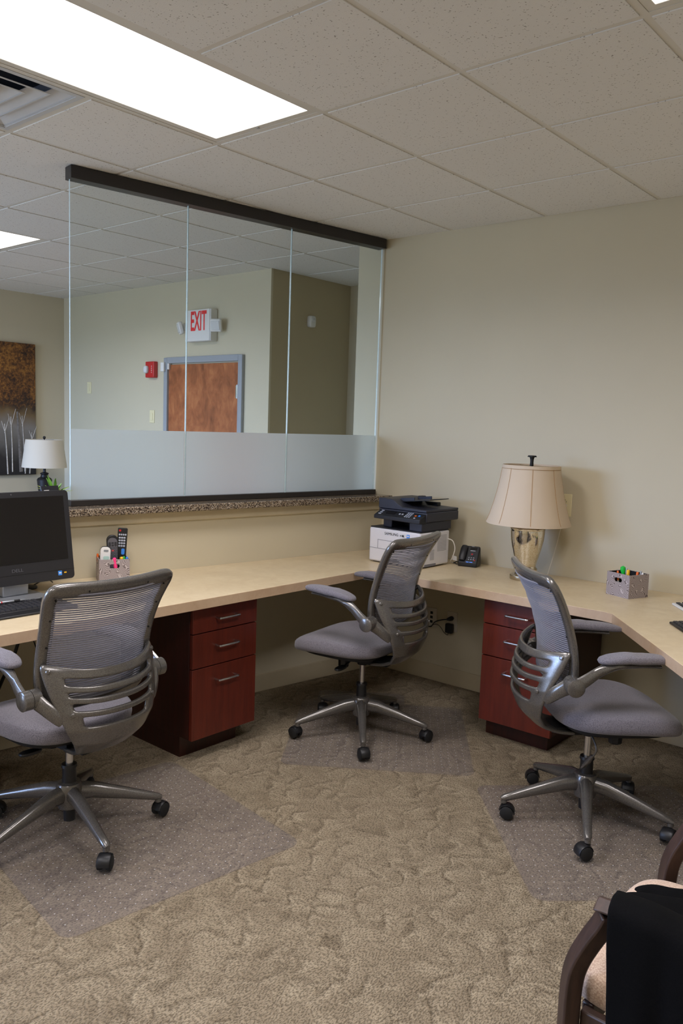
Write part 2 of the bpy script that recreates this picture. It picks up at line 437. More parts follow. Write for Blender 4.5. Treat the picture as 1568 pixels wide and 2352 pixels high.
# ------------------------------------------------------------------ geometry helpers
class MB:
    def __init__(self): self.v = []; self.f = []; self.mi = []
    def add(self, vs, fs, mi=0):
        o = len(self.v); self.v += [tuple(p) for p in vs]
        self.f += [tuple(i + o for i in f) for f in fs]; self.mi += [mi] * len(fs)
        return self
    def box(self, x0, x1, y0, y1, z0, z1, mi=0):
        v = [(x, y, z) for z in (z0, z1) for x, y in ((x0, y0), (x1, y0), (x1, y1), (x0, y1))]
        return self.add(v, [(3, 2, 1, 0), (4, 5, 6, 7), (0, 1, 5, 4), (1, 2, 6, 5), (2, 3, 7, 6), (3, 0, 4, 7)], mi)
    def obox(self, c, ax, half, mi=0):
        """box with axes ax (3 vectors)"""
        c = Vector(c); a = [Vector(x).normalized() * h for x, h in zip(ax, half)]
        v = [c + a[0] * sx + a[1] * sy + a[2] * sz for sz in (-1, 1) for sx, sy in ((-1, -1), (1, -1), (1, 1), (-1, 1))]
        return self.add(v, [(3, 2, 1, 0), (4, 5, 6, 7), (0, 1, 5, 4), (1, 2, 6, 5), (2, 3, 7, 6), (3, 0, 4, 7)], mi)
    def prism(self, poly, z0, z1, mi=0, side_mi=None):
        n = len(poly)
        a = sum(poly[i][0] * poly[(i + 1) % n][1] - poly[(i + 1) % n][0] * poly[i][1] for i in range(n))
        if a < 0: poly = poly[::-1]
        v = [(x, y, z0) for x, y in poly] + [(x, y, z1) for x, y in poly]
        self.add(v, [tuple(range(n - 1, -1, -1)), tuple(range(n, 2 * n))], mi)
        o = len(self.v) - 2 * n
        for i in range(n):
            j = (i + 1) % n
            self.f.append((o + i, o + j, o + n + j, o + n + i)); self.mi.append(mi if side_mi is None else side_mi)
        return self
    def tube(self, path, rad, seg=10, caps=True, squash=None, up=None, mi=0):
        path = [Vector(p) for p in path]; n = len(path)
        if not isinstance(rad, (list, tuple)): rad = [rad] * n
        rings = []
        prev = None
        for i, p in enumerate(path):
            d = (path[min(i + 1, n - 1)] - path[max(i - 1, 0)]).normalized()
            if up is not None: a = Vector(up)
            elif prev is not None: a = prev
            else: a = Vector((0, 0, 1)) if abs(d.z) < 0.9 else Vector((1, 0, 0))
            s = d.cross(a).normalized(); a2 = s.cross(d).normalized(); prev = a2
            r = rad[i]
            rs, ra = (r, r) if not isinstance(r, (tuple, list)) else r
            rings.append([p + s * (cos(2 * pi * k / seg) * rs) + a2 * (sin(2 * pi * k / seg) * ra) for k in range(seg)])
        v = [q for rg in rings for q in rg]; f = []
        for i in range(n - 1):
            for k in range(seg):
                k2 = (k + 1) % seg
                f.append((i * seg + k, i * seg + k2, (i + 1) * seg + k2, (i + 1) * seg + k))
        if caps:
            f.append(tuple(range(seg - 1, -1, -1))); f.append(tuple((n - 1) * seg + k for k in range(seg)))
        return self.add(v, f, mi)
    def cyl(self, p0, p1, r0, r1=None, seg=16, mi=0):
        return self.tube([p0, p1], [r0, r0 if r1 is None else r1], seg, mi=mi)
    def lathe(self, prof, seg=32, c=(0, 0, 0), mi=0, lobes=None, close=False):
        v = []; f = []; n = len(prof)
        for r, z in prof:
            for k in range(seg):
                a = 2 * pi * k / seg
                rr = r * (lobes(a) if lobes else 1)
                v.append((c[0] + rr * cos(a), c[1] + rr * sin(a), c[2] + z))
        for i in range(n - 1 if not close else n):
            j = (i + 1) % n
            for k in range(seg):
                k2 = (k + 1) % seg
                f.append((i * seg + k, i * seg + k2, j * seg + k2, j * seg + k))
        if not close:
            if prof[0][0] > 1e-6: f.append(tuple(range(seg - 1, -1, -1)))
            if prof[-1][0] > 1e-6: f.append(tuple((n - 1) * seg + k for k in range(seg)))
        return self.add(v, f, mi)
    def grid(self, fn, nu, nv, skip=None, mi=0, closed_u=False):
        v = [fn(i / nu, j / nv) for j in range(nv + 1) for i in range(nu + 1)]
        f = []
        for j in range(nv):
            for i in range(nu):
                if skip and skip(i, j): continue
                a = j * (nu + 1) + i
                f.append((a, a + 1, a + nu + 2, a + nu + 1))
        return self.add(v, f, mi)
    def sellip(self, c, r, e1=0.5, e2=0.5, nu=32, nv=14, deform=None, mi=0):
        def sp(x, e): return math.copysign(abs(x) ** e, x)
        v = []
        for j in range(nv + 1):
            ph = -pi / 2 + pi * j / nv
            for i in range(nu):
                th = 2 * pi * i / nu
                p = Vector((r[0] * sp(cos(ph), e1) * sp(cos(th), e2), r[1] * sp(cos(ph), e1) * sp(sin(th), e2), r[2] * sp(sin(ph), e1)))
                if deform: p = Vector(deform(p))
                v.append(Vector(c) + p)
        f = []
        for j in range(nv):
            for i in range(nu):
                i2 = (i + 1) % nu
                f.append((j * nu + i, j * nu + i2, (j + 1) * nu + i2, (j + 1) * nu + i))
        return self.add(v, f, mi)
    def mesh(self, name, mats, smooth=True, angle=35):
        me = bpy.data.meshes.new(name)
        me.from_pydata([tuple(p) for p in self.v], [], self.f)
        mats = mats if isinstance(mats, (list, tuple)) else [mats]
        for mt in mats: me.materials.append(mt)
        for p, i in zip(me.polygons, self.mi): p.material_index = i
        bm = bmesh.new(); bm.from_mesh(me)
        bmesh.ops.remove_doubles(bm, verts=bm.verts, dist=1e-6)
        bmesh.ops.recalc_face_normals(bm, faces=bm.faces)
        bm.to_mesh(me); bm.free()
        if smooth:
            for p in me.polygons: p.use_smooth = True
            me.set_sharp_from_angle(angle=radians(angle))
        me.update()
        return me
    def build(self, name, mats, parent=None, bevel=0.0, smooth=True, angle=35, sub=0, loc=None, rot=None, seg=2):
        o = bpy.data.objects.new(name, self.mesh(name, mats, smooth, angle)); COL.objects.link(o)
        if parent is not None: o.parent = parent
        if loc is not None: o.location = loc
        if rot is not None: o.rotation_euler = rot
        if bevel:
            b = o.modifiers.new('bevel', 'BEVEL'); b.width = bevel; b.segments = seg; b.limit_method = 'ANGLE'; b.angle_limit = radians(40)
        if sub:
            s = o.modifiers.new('sub', 'SUBSURF'); s.levels = sub; s.render_levels = sub
        return o

def tag(o, label=None, cat=None, group=None, kind=None):
    if label: o['label'] = label
    if cat: o['category'] = cat
    if group: o['group'] = group
    if kind: o['kind'] = kind
    return o
def thing(name, label, cat, loc=(0, 0, 0), rz=0.0, group=None):
    o = bpy.data.objects.new(name, None); COL.objects.link(o)
    o.empty_display_size = 0.1
    o.location = loc; o.rotation_euler = (0, 0, rz)
    return tag(o, label, cat, group)
def struct(o): o['kind'] = 'structure'; return o
def sroot(name, loc=(0, 0, 0), rz=0.0):
    o = bpy.data.objects.new(name, None); COL.objects.link(o); o.location = loc; o.rotation_euler = (0, 0, rz)
    o['kind'] = 'structure'; return o
def inst(src, parent, loc=None, rot=None, name=None):
    c = src.copy(); COL.objects.link(c)
    if parent is not None: c.parent = parent
    if loc is not None: c.location = loc
    if rot is not None: c.rotation_euler = rot
    return c
def copy_tree(o, parent=None):
    c = o.copy(); COL.objects.link(c)
    if parent is not None: c.parent = parent
    for ch in list(o.children): copy_tree(ch, c)
    return c
def text(name, s, size, mat, parent, loc, rot, xs=1.0, ext=0.0006, ys=1.0, bold=0.0):
    cu = bpy.data.curves.new(name, 'FONT'); cu.body = s; cu.size = size; cu.extrude = ext; cu.offset = bold
    cu.align_x = 'CENTER'; cu.align_y = 'CENTER'
    tmp = bpy.data.objects.new(name + '_tmp', cu); COL.objects.link(tmp)
    dg = bpy.context.evaluated_depsgraph_get()
    me = bpy.data.meshes.new_from_object(tmp.evaluated_get(dg))
    bpy.data.objects.remove(tmp); bpy.data.curves.remove(cu)
    me.materials.clear(); me.materials.append(mat)
    me.transform(Matrix.Diagonal((xs, ys, 1, 1)))
    o = bpy.data.objects.new(name, me); COL.objects.link(o)
    o.parent = parent; o.location = loc; o.rotation_euler = rot
    return o
def smooth_path(pts, n=6):
    """Catmull-Rom through pts"""
    P = [Vector(p) for p in pts]; out = []
    for i in range(len(P) - 1):
        p0 = P[max(i - 1, 0)]; p1 = P[i]; p2 = P[i + 1]; p3 = P[min(i + 2, len(P) - 1)]
        for k in range(n):
            t = k / n
            out.append(0.5 * ((2 * p1) + (p2 - p0) * t + (2 * p0 - 5 * p1 + 4 * p2 - p3) * t * t + (3 * p1 - p0 - 3 * p2 + p3) * t ** 3))
    out.append(P[-1]); return out
def lerp_tab(tab, x):
    for (a, va), (b, vb) in zip(tab, tab[1:]):
        if x <= b:
            t = max(0, (x - a) / (b - a)); t = t * t * (3 - 2 * t) * 0.35 + t * 0.65
            return va + (vb - va) * t
    return tab[-1][1]
def rrect(w, d, r, n=5, cx=0, cy=0):
    out = []
    for sx, sy, a0 in ((1, 1, 0), (-1, 1, 90), (-1, -1, 180), (1, -1, 270)):
        for k in range(n + 1):
            a = radians(a0 + 90 * k / n)
            out.append((cx + sx * (w / 2 - r) + r * cos(a), cy + sy * (d / 2 - r) + r * sin(a)))
    return out

# ------------------------------------------------------------------ room shell
T = 0.6096; H = 2.748; ZD = 0.7815
GB = 0.1534
def gx(y): return -1.3837 + GB * y          # glass plane
def dx(y): return gx(y) + 0.0614            # drywall face of the half wall, desk side
def my(x): return 1.8261 + 0.0182 * x       # main wall face
def ey(x): return 2.108 - 0.0164 * (x + 2.459)  # reception wall face
X0, X1, Y0, Y1 = -5.50, 3.20, -4.62, 3.05

struct(MB().box(X0 - 0.2, X1 + 0.2, Y0 - 0.2, Y1 + 0.2, -0.12, 0.0).build('floor', M['carpet'], smooth=False))

ceil_root = sroot('ceiling', (0, 0, H))
LIGHTS = {(-1, -1): 1, (-1, -2): 1, (2, -1): 1, (2, -2): 1, (-7, 0): 2, (-6, 0): 2, (-1, -5): 3, (-1, -6): 3, (2, -5): 3, (2, -6): 3, (-7, -5): 3, (-6, -5): 3}
VENT = (-2, -2)
tile_mesh = None
def tile_src():
    g = 0.0125; z0, z1 = 0.0, 0.016
    h = T / 2
    b = MB()
    # tegular tile: face drops below the grid, stepped edge
    b.prism([(-h + g, -h + g), (h - g, -h + g), (h - g, h - g), (-h + g, h - g)], -0.0005, 0.006)
    b.prism([(-h + 0.004, -h + 0.004), (h - 0.004, -h + 0.004), (h - 0.004, h - 0.004), (-h + 0.004, h - 0.004)], 0.006, 0.016)
    return b.mesh('ceiling_tile', M['tile'], smooth=False)
tile_mesh = tile_src()
ix0, ix1 = int(math.floor(X0 / T)), int(math.ceil(X1 / T))
iy0, iy1 = int(math.floor(Y0 / T)), int(math.ceil(Y1 / T))
for i in range(ix0, ix1):
    for j in range(iy0, iy1):
        if (i, j) in LIGHTS or (i, j) == VENT: continue
        o = bpy.data.objects.new('ceiling_tile', tile_mesh); COL.objects.link(o)
        o.parent = ceil_root; o.location = ((i + 0.5) * T, (j + 0.5) * T, 0)
def tee_runs(lo, hi, inside):
    """unbroken stretches of a grid line, left out where it would cross a fixture"""
    out, a = [], None
    for k in range(lo, hi):
        if inside(k):
            if a is not None: out.append((a, k)); a = None
        elif a is None: a = k
    if a is not None: out.append((a, hi))
    return out
same = lambda p, q: p in LIGHTS and q in LIGHTS and LIGHTS[p] == LIGHTS[q] and abs(p[0] - q[0]) + abs(p[1] - q[1]) == 1
for i in range(ix0, ix1 + 1):
    for a, b in tee_runs(iy0, iy1, lambda k: same((i - 1, k), (i, k))):
        MB().box(i * T - 0.012, i * T + 0.012, a * T, b * T, 0.0025, 0.0058).build('ceiling_tee', M['tee'], ceil_root, smooth=False)
for j in range(iy0, iy1 + 1):
    for a, b in tee_runs(ix0, ix1, lambda k: same((k, j - 1), (k, j))):
        MB().box(a * T, b * T, j * T - 0.012, j * T + 0.012, 0.0026, 0.0059).build('ceiling_tee', M['tee'], ceil_root, smooth=False)
MB().box(X0 - 0.2, X1 + 0.2, Y0 - 0.2, Y1 + 0.2, 0.16, 0.22).build('deck_above', M['tee'], ceil_root, smooth=False)

# main wall behind the desks, ends in an outside corner at X=-1.31
def wallpoly(name, poly, z0=0, z1=H + 0.02, mat='wall'):
    return struct(MB().prism(poly, z0, z1).build(name, M[mat], smooth=False))
wallpoly('wall_back', [(-1.31, my(-1.31)), (X1, my(X1)), (X1, my(X1) + 0.13), (-1.18, my(X1) + 0.13), (-1.18, Y1), (-1.31, Y1)])
wallpoly('wall_right', [(X1, Y0), (X1 + 0.12, Y0), (X1 + 0.12, Y1), (X1, Y1)])
wallpoly('wall_reception', [(X0, ey(X0)), (-2.44, ey(-2.44)), (-2.44, ey(-2.44) + 0.02), (-2.46, ey(-2.44) + 0.13), (X0, ey(X0) + 0.13)])
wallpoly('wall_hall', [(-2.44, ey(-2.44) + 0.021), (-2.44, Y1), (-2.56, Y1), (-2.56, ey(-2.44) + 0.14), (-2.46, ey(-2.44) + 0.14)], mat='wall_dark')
wallpoly('wall_hall_end', [(-2.6, Y1), (-1.1, Y1), (-1.1, Y1 + 0.1), (-2.6, Y1 + 0.1)])
wallpoly('wall_west', [(X0 - 0.12, Y0), (X0, Y0), (X0, ey(X0) + 0.13), (X0 - 0.12, ey(X0) + 0.13)])
# wall behind the camera with two window openings
wf = MB()
for (xa, xb, za, zb) in ((X0, -5.20, 0, H), (-5.20, -2.20, 0, 0.1), (-5.20, -2.20, 2.52, H), (-2.20, X1, 0, H)):
    wf.box(xa, xb, Y0 - 0.12, Y0, za, zb)
struct(wf.build('wall_front', M['wall'], smooth=False))
xa, xb, za, zb = -5.20, -2.20, 0.1, 2.52
w = sroot('window_2', ((xa + xb) / 2, Y0 - 0.06, za))
hw, hh = (xb - xa) / 2, zb - za
fr = MB()
for (a, b, c, d) in ((-hw, hw, 0, 0.05), (-hw, hw, hh - 0.05, hh), (-hw, -hw + 0.05, 0.05, hh - 0.05), (hw - 0.05, hw, 0.05, hh - 0.05), (-0.525, -0.475, 0.05, hh - 0.05), (0.475, 0.525, 0.05, hh - 0.05)):
    fr.box(a, b, -0.03, 0.03, c, d)
fr.build('window_frame', M['bronze'], w)
for (a, b) in ((-hw + 0.05, -0.525), (-0.475, 0.475), (0.525, hw - 0.05)):
    MB().box(a, b, -0.004, 0.004, 0.05, hh - 0.05).build('pane', M['glass'], w, smooth=False)

# half wall below the glass
YE = -3.0
hx = lambda y: gx(y) - 0.0614
struct(MB().prism([(dx(YE), YE), (dx(my(-1.05)), my(-1.05)), (hx(my(-1.2)), my(-1.25)), (hx(YE), YE)], 0, 1.098).build('wall_left', M['wall'], smooth=False))
# ledge and apron
yb = my(-0.95)
ov = 0.145
tag(MB().prism([(gx(YE - 0.03) - 0.19, YE - 0.03), (gx(YE - 0.03) + ov, YE - 0.03), (gx(yb) + ov, yb - 0.002), (gx(yb) - 0.17, yb - 0.006)], 1.098, 1.136).build('granite_ledge', M['granite'], bevel=0.006),
    'long speckled brown granite ledge capping the half wall under the glass panels', 'ledge')
struct(MB().prism([(dx(YE), YE), (dx(YE) + 0.018, YE), (dx(yb) + 0.018, yb - 0.003), (dx(yb), yb - 0.003)], 1.042, 1.098).build('trim_1', M['trim'], bevel=0.004))
# baseboards
struct(MB().prism([(dx(YE), YE), (dx(YE) + 0.01, YE), (dx(1.80) + 0.01, 1.795), (dx(1.80), 1.795)], 0, 0.105).build('baseboard_left', M['baseboard'], bevel=0.003))
struct(MB().prism([(-1.10, my(-1.1) - 0.010), (X1, my(X1) - 0.010), (X1, my(X1)), (-1.10, my(-1.1))], 0, 0.105).build('baseboard_back', M['baseboard'], bevel=0.003))

# ------------------------------------------------------------------ glass partition
dirg = Vector((GB, 1, 0)).normalized(); nrm = Vector((1, -GB, 0)).normalized()
gw = sroot('window_1', (gx(0), 0, 0), -math.atan(GB))     # local y runs along the glass, local x is the desk side
cosg = math.cos(math.atan(GB))
def ly(y): return y / cosg
ya, yend = ly(-0.215), ly(1.79)
MB().box(-0.035, 0.035, ya - 0.005, yend, H - 0.062, H - 0.003).build('top_channel', M['bronze'], gw, bevel=0.002)
MB().box(-0.022, 0.022, ya - 0.005, yend, 1.1365, 1.166).build('bottom_channel', M['bronze'], gw, bevel=0.002)
joints = [ya, ly(0.413), ly(1.081), yend - 0.004]
for k in range(3):
    a, b = joints[k] + 0.0015, joints[k + 1] - 0.0015
    g = MB().box(-0.006, 0.006, a, b, 1.15, H - 0.03)
    g.mi = [0, 0, 1, 0, 1, 0]
    p = g.build('glass_pane', [M['glass'], M['glass_edge_glow']], gw, smooth=False)
    fb = MB().box(-0.0085, -0.0062, a + 0.001, b - 0.001, 1.166, 1.5145); fb.mi = [1, 1, 1, 0, 1, 1]   # one rough face, the rest clear
    fb.build('frosted_film', [M['frost'], M['glass']], p, smooth=False)

# ------------------------------------------------------------------ ceiling fixtures
def ceiling_light(name, label, x0, x1, y0, y1):
    r = thing(name, label, 'ceiling light', ((x0 + x1) / 2, (y0 + y1) / 2, H))
    hx_, hy_ = (x1 - x0) / 2 - 0.013, (y1 - y0) / 2 - 0.013
    fr = MB(); w = 0.028
    for (a, b, c, d) in ((-hx_, hx_, -hy_, -hy_ + w), (-hx_, hx_, hy_ - w, hy_), (-hx_, -hx_ + w, -hy_ + w, hy_ - w), (hx_ - w, hx_, -hy_ + w, hy_ - w)):
        fr.box(a, b, c, d, 0.004, 0.012)
    fr.build('frame', M['tee'], r, smooth=False)
    MB().box(-hx_ + w, hx_ - w, -hy_ + w, hy_ - w, 0.006, 0.010).build('diffuser', M['panel'], r, smooth=False)
    area_light('troffer_lamp', (r.location.x, r.location.y, H + 0.0035), 2 * (hx_ - w), 2 * (hy_ - w), TROFFER_POWER, TROFFER_COL, (0, 0, -1), 160.0)
    MB().box(-hx_, hx_, -hy_, hy_, 0.0125, 0.10).build('housing', M['white_plastic'], r, smooth=False)
    MB().box(-0.03, -0.018, hy_ - 0.02, hy_ - 0.008, 0.0015, 0.004).build('latch', M['steel'], r)
    return r
ceiling_light('ceiling_light', 'long lit fluorescent troffer panel beside the ceiling air vent', -T, 0, -2 * T, 0)
ceiling_light('ceiling_light', 'lit troffer panel above the right end of the desk, corner just in view', 2 * T, 3 * T, -2 * T, 0)
ceiling_light('ceiling_light', 'lit troffer panel over the reception beyond the glass, above the tree painting', -7 * T, -5 * T, 0, T)
# unseen panels added to even out the light, behind the camera and over the entrance
for (a, b, c, d, l) in ((-T, 0, -6 * T, -4 * T, 'added unseen troffer panel over the left half of the room, behind the camera'), (2 * T, 3 * T, -6 * T, -4 * T, 'added unseen troffer panel over the right half of the room, behind the camera'), (-7 * T, -5 * T, -5 * T, -4 * T, 'added unseen troffer panel over the entrance by the front windows')):
    ceiling_light('ceiling_light', l, a, b, c, d)
v = thing('ceiling_vent', 'square metal air diffuser with nested louvres beside the long light panel', 'vent', ((VENT[0] + .5) * T, (VENT[1] + .5) * T, H))
def sqring(b, s0, z0, s1, z1, th=0.002):
    c0 = [(-s0, -s0), (s0, -s0), (s0, s0), (-s0, s0)]; c1 = [(-s1, -s1), (s1, -s1), (s1, s1), (-s1, s1)]
    vs = [(x, y, z0) for x, y in c0] + [(x, y, z1) for x, y in c1] + [(x, y, z0 + th) for x, y in c0] + [(x, y, z1 + th) for x, y in c1]
    fs = []
    for k in range(4):
        j = (k + 1) % 4
        fs += [(k, j, 4 + j, 4 + k), (8 + j, 8 + k, 12 + k, 12 + j), (k, 8 + k, 8 + j, j), (4 + k, 4 + j, 12 + j, 12 + k)]
    b.add(vs, fs)
fr = MB(); h = T / 2 - 0.013
for (a, b, c, d) in ((-h, h, -h, -h + .022), (-h, h, h - .022, h), (-h, -h + .022, -h + .022, h - .022), (h - .022, h, -h + .022, h - .022)):
    fr.box(a, b, c, d, 0.001, 0.006)
fr.build('frame', M['vent'], v, smooth=False)
MB().box(-h + .002, h - .002, -h + .002, h - .002, 0.12, 0.125).build('backing', M['black_matte'], v, smooth=False)
for s in (0.270, 0.205, 0.14, 0.075):
    b = MB(); sqring(b, s, 0.004, s - 0.060, 0.026)
    sqring(b, s, 0.004, s - 0.008, 0.0035)
    b.build('louver', M['vent'], v, smooth=False)
MB().box(-0.02, 0.02, -0.02, 0.02, 0.012, 0.016).build('louver', M['vent'], v)

# ------------------------------------------------------------------ reception wall fittings
phi_e = math.atan(-0.0164)
def at_e(x, z, off=0.0): return (x, ey(x) - off, z)
d1 = sroot('door_1', (0.5 * (-3.767 - 2.724), ey(-3.2455), 0), phi_e)
fw = 0.52
fm = MB()
fm.box(-fw, -fw + 0.05, -0.03, 0.0, 0, 2.105); fm.box(fw - 0.05, fw, -0.03, 0.0, 0, 2.105); fm.box(-fw + 0.05, fw - 0.05, -0.03, 0.0, 2.055, 2.105)
fm.build('door_frame', M['door_frame'], d1, bevel=0.004)
MB().box(-fw + 0.053, fw - 0.053, -0.012, 0.0, 0.008, 2.045).build('door_leaf', M['door'], d1, bevel=0.002)
for z in (0.25, 1.06, 1.81):
    hb = MB(); hb.cyl((fw - 0.055, -0.026, z - 0.055), (fw - 0.055, -0.026, z + 0.055), 0.008); hb.box(fw - 0.085, fw - 0.055, -0.02, -0.012, z - 0.05, z + 0.05)
    hb.build('hinge', M['steel'], d1)
kb = MB(); kb.cyl((-fw + 0.115, -0.012, 1.0), (-fw + 0.115, -0.05, 1.0), 0.026); kb.tube([(-fw + 0.115, -0.05, 1.0), (-fw + 0.16, -0.055, 1.0), (-fw + 0.22, -0.055, 1.0)], 0.009)
kb.build('door_handle', M['steel'], d1)

s = thing('door_sensor', 'small white two-piece contact sensor at the top corner of the door frame', 'sensor', at_e(-3.76, 2.025, 0.031), phi_e)
MB().box(-0.024, 0.024, -0.02, 0, -0.04, 0.04).build('housing', M['white_plastic'], s, bevel=0.004)
MB().box(0.056, 0.076, -0.004, 0.016, -0.022, 0.03).build('magnet', M['white_plastic'], s, bevel=0.002)

ex = thing('exit_sign', 'white emergency EXIT sign with red letters and two lamp heads above the door', 'sign', at_e(-3.235, 2.352), phi_e)
MB().box(-0.165, 0.165, -0.075, 0.0, -0.13, 0.13).build('housing', M['white_plastic'], ex, bevel=0.008)
MB().box(-0.163, 0.155, -0.079, -0.0755, -0.126, 0.128).build('face_panel', M['white_plastic'], ex, bevel=0.002)
text('letters', 'EXIT', 0.19, M['exit_red'], ex, (0.012, -0.0795, 0.028), (pi / 2, 0, 0), 0.54, 0.0008, 1.16, 0.004)
for sx in (-1, 1):
    hd = MB()
    c = Vector((sx * 0.235, -0.075, -0.01))
    dr = Vector((sx * 0.45, -0.8, -0.25)).normalized()
    side = dr.cross(Vector((0, 0, 1))).normalized(); upv = side.cross(dr)
    hd.obox(c, (side, dr, upv), (0.048, 0.018, 0.052)); hd.obox(c - dr * 0.03, (side, dr, upv), (0.03, 0.016, 0.03))
    lh = hd.build('lamp_head', M['white_plastic'], ex, bevel=0.010)
    MB().obox(c + dr * 0.0195, (side, dr, upv), (0.036, 0.0035, 0.036)).build('lens', M['lens_clear'], lh, bevel=0.003)
    MB().cyl((sx * 0.16, -0.04, -0.01), (sx * 0.215, -0.05, -0.01), 0.011).build('lamp_arm', M['white_plastic'], ex)
fa = thing('fire_alarm', 'red wall fire alarm with clear strobe left of the door', 'alarm', at_e(-3.955, 2.006), phi_e)
MB().box(-0.065, 0.065, -0.045, 0, -0.072, 0.072).build('housing', M['red_plastic'], fa, bevel=0.008)
MB().sellip((-0.035, -0.055, 0.0), (0.028, 0.022, 0.034), 0.7, 0.7, 16, 8).build('strobe', M['lens_clear'], fa)
for k in range(4):
    MB().box(0.03, 0.036, -0.0465, -0.0445, -0.03 + k * 0.018, -0.02 + k * 0.018).build('letter_mark', M['white_plastic'], fa, smooth=False)
def switch_plate(name, label, loc, rz, mat, w=0.035, hgt=0.0575, kind='rocker'):
    r = thing(name, label, 'switch' if kind == 'rocker' else 'outlet', loc, rz)
    MB().box(-w, w, -0.006, 0, -hgt, hgt).build('plate', mat, r, bevel=0.003)
    if kind == 'rocker':
        MB().box(-0.016, 0.016, -0.010, -0.0062, -0.033, 0.033).build('rocker', mat, r, bevel=0.002)
    return r
switch_plate('light_switch', 'small cream light switch plate below the red fire alarm', at_e(-3.968, 1.588), phi_e, M['ivory'], kind='rocker')
switch_plate('light_switch', 'cream switch plate high on the reception wall near its corner', at_e(-5.02, 1.85), phi_e, M['ivory'], kind='rocker')
ms = thing('motion_sensor', 'white motion sensor high on the shaded brown hall wall', 'sensor', (-2.44, 2.553, 2.397))
MB().sellip((0.018, 0, 0), (0.024, 0.034, 0.046), 0.4, 0.4, 20, 10).build('housing', M['white_plastic'], ms)
MB().sellip((0.030, 0, 0.012), (0.016, 0.024, 0.016), 0.6, 0.6, 16, 8).build('lens', M['lens_clear'], ms)

# painting on the far left wall
pw, ph = 0.95, 1.285
pt = thing('painting', 'unframed canvas painting of pale bare trunks under golden brown foliage', 'painting', (X0, 1.826 - pw / 2, 0.972))
MB().box(0.001, 0.035, -pw / 2, pw / 2, 0, ph).build('canvas', M['canvas'], pt, bevel=0.004)
tk = []
trs = [(0.43, 0.012, 0.42, 0, 0.02, 'w'), (0.37, 0.011, 0.30, 0, 0.01, 'w'), (0.28, 0.034, 0.60, 0.02, -0.03, 'g'), (0.33, 0.008, 0.56, 0.02, -0.02, 'w'), (0.215, 0.012, 0.55, 0.02, -0.01, 'w'), (0.15, 0.013, 0.5, 0.0, -0.025, 'w'), (0.04, 0.012, 0.55, 0, 0.02, 'w'), (-0.08, 0.03, 0.6, 0, 0.02, 'g'), (-0.16, 0.012, 0.5, 0, -0.02, 'w'), (-0.26, 0.014, 0.52, 0, 0.02, 'w'), (-0.36, 0.012, 0.5, 0, 0.0, 'w')]
for (yy, w, hh, z0, lean, kk) in trs:
    b = MB()
    y1 = yy; y0 = yy - lean * 1.2
    b.tube([(0.036, y0, z0 + 0.01), (0.036, (y0 + y1) / 2 + 0.004, z0 + hh * 0.5), (0.036, y1, z0 + hh)], [(w * .55, 0.002), (w * .45, 0.002), (w * .28, 0.002)], 6, up=(1, 0, 0))
    if kk == 'w':
        b.tube([(0.036, y1, z0 + hh * 0.82), (0.036, y1 + 0.028, z0 + hh * 1.0), (0.036, y1 + 0.05, z0 + hh * 1.14)], [(w * .3, 0.0015), (w * .22, 0.0015), (w * .12, 0.0015)], 6, up=(1, 0, 0))
        b.tube([(0.036, y1, z0 + hh * 0.86), (0.036, y1 - 0.03, z0 + hh * 1.05)], [(w * .3, 0.0015), (w * .12, 0.0015)], 6, up=(1, 0, 0))
    b.build('painted_tree', M['trunk' if kk == 'w' else 'trunk_grey'], pt)

# console table and lamp in the reception corner
ct = thing('console_table', 'dark wooden console table under the tree painting holding the drum lamp', 'table', (-5.06, 1.45, 0))
MB().box(-0.24, 0.24, -0.5, 0.5, 0.68, 0.72).build('tabletop', M['walnut'], ct, bevel=0.004)
for sx in (-1, 1):
    for sy in (-1, 1):
        MB().box(sx * 0.2 - 0.025, sx * 0.2 + 0.025, sy * 0.45 - 0.025, sy * 0.45 + 0.025, 0, 0.68).build('leg', M['walnut'], ct, bevel=0.003)
MB().box(-0.2, 0.2, -0.45, 0.45, 0.58, 0.68).build('apron', M['walnut'], ct, smooth=False)
tl = thing('table_lamp', 'black urn table lamp with plain off-white drum shade in front of the painting', 'lamp', (-5.0, 1.655, 0.72))
MB().lathe([(0.075, 0), (0.078, 0.012), (0.06, 0.022), (0.045, 0.04), (0.05, 0.07), (0.058, 0.13), (0.066, 0.20), (0.070, 0.235), (0.060, 0.252), (0.038, 0.262), (0.032, 0.285), (0.04, 0.292), (0.036, 0.302), (0.014, 0.31), (0.012, 0.35)], 28).build('base', M['black'], tl)
MB().lathe([(0.205, 0.355), (0.168, 0.617), (0.165, 0.617), (0.202, 0.355)], 40, close=True).build('shade', M['shade2'], tl)
MB().lathe([(0.004, 0.34), (0.004, 0.62), (0.010, 0.624), (0.014, 0.636), (0.010, 0.648), (0.0, 0.652)], 14).build('finial', M['black'], tl)
hp = MB()
for k in range(3):
    a = 2 * pi * k / 3; hp.cyl((0, 0, 0.612), (0.166 * cos(a), 0.166 * sin(a), 0.612), 0.0025, seg=6)
hp.build('harp_spider', M['steel'], tl)

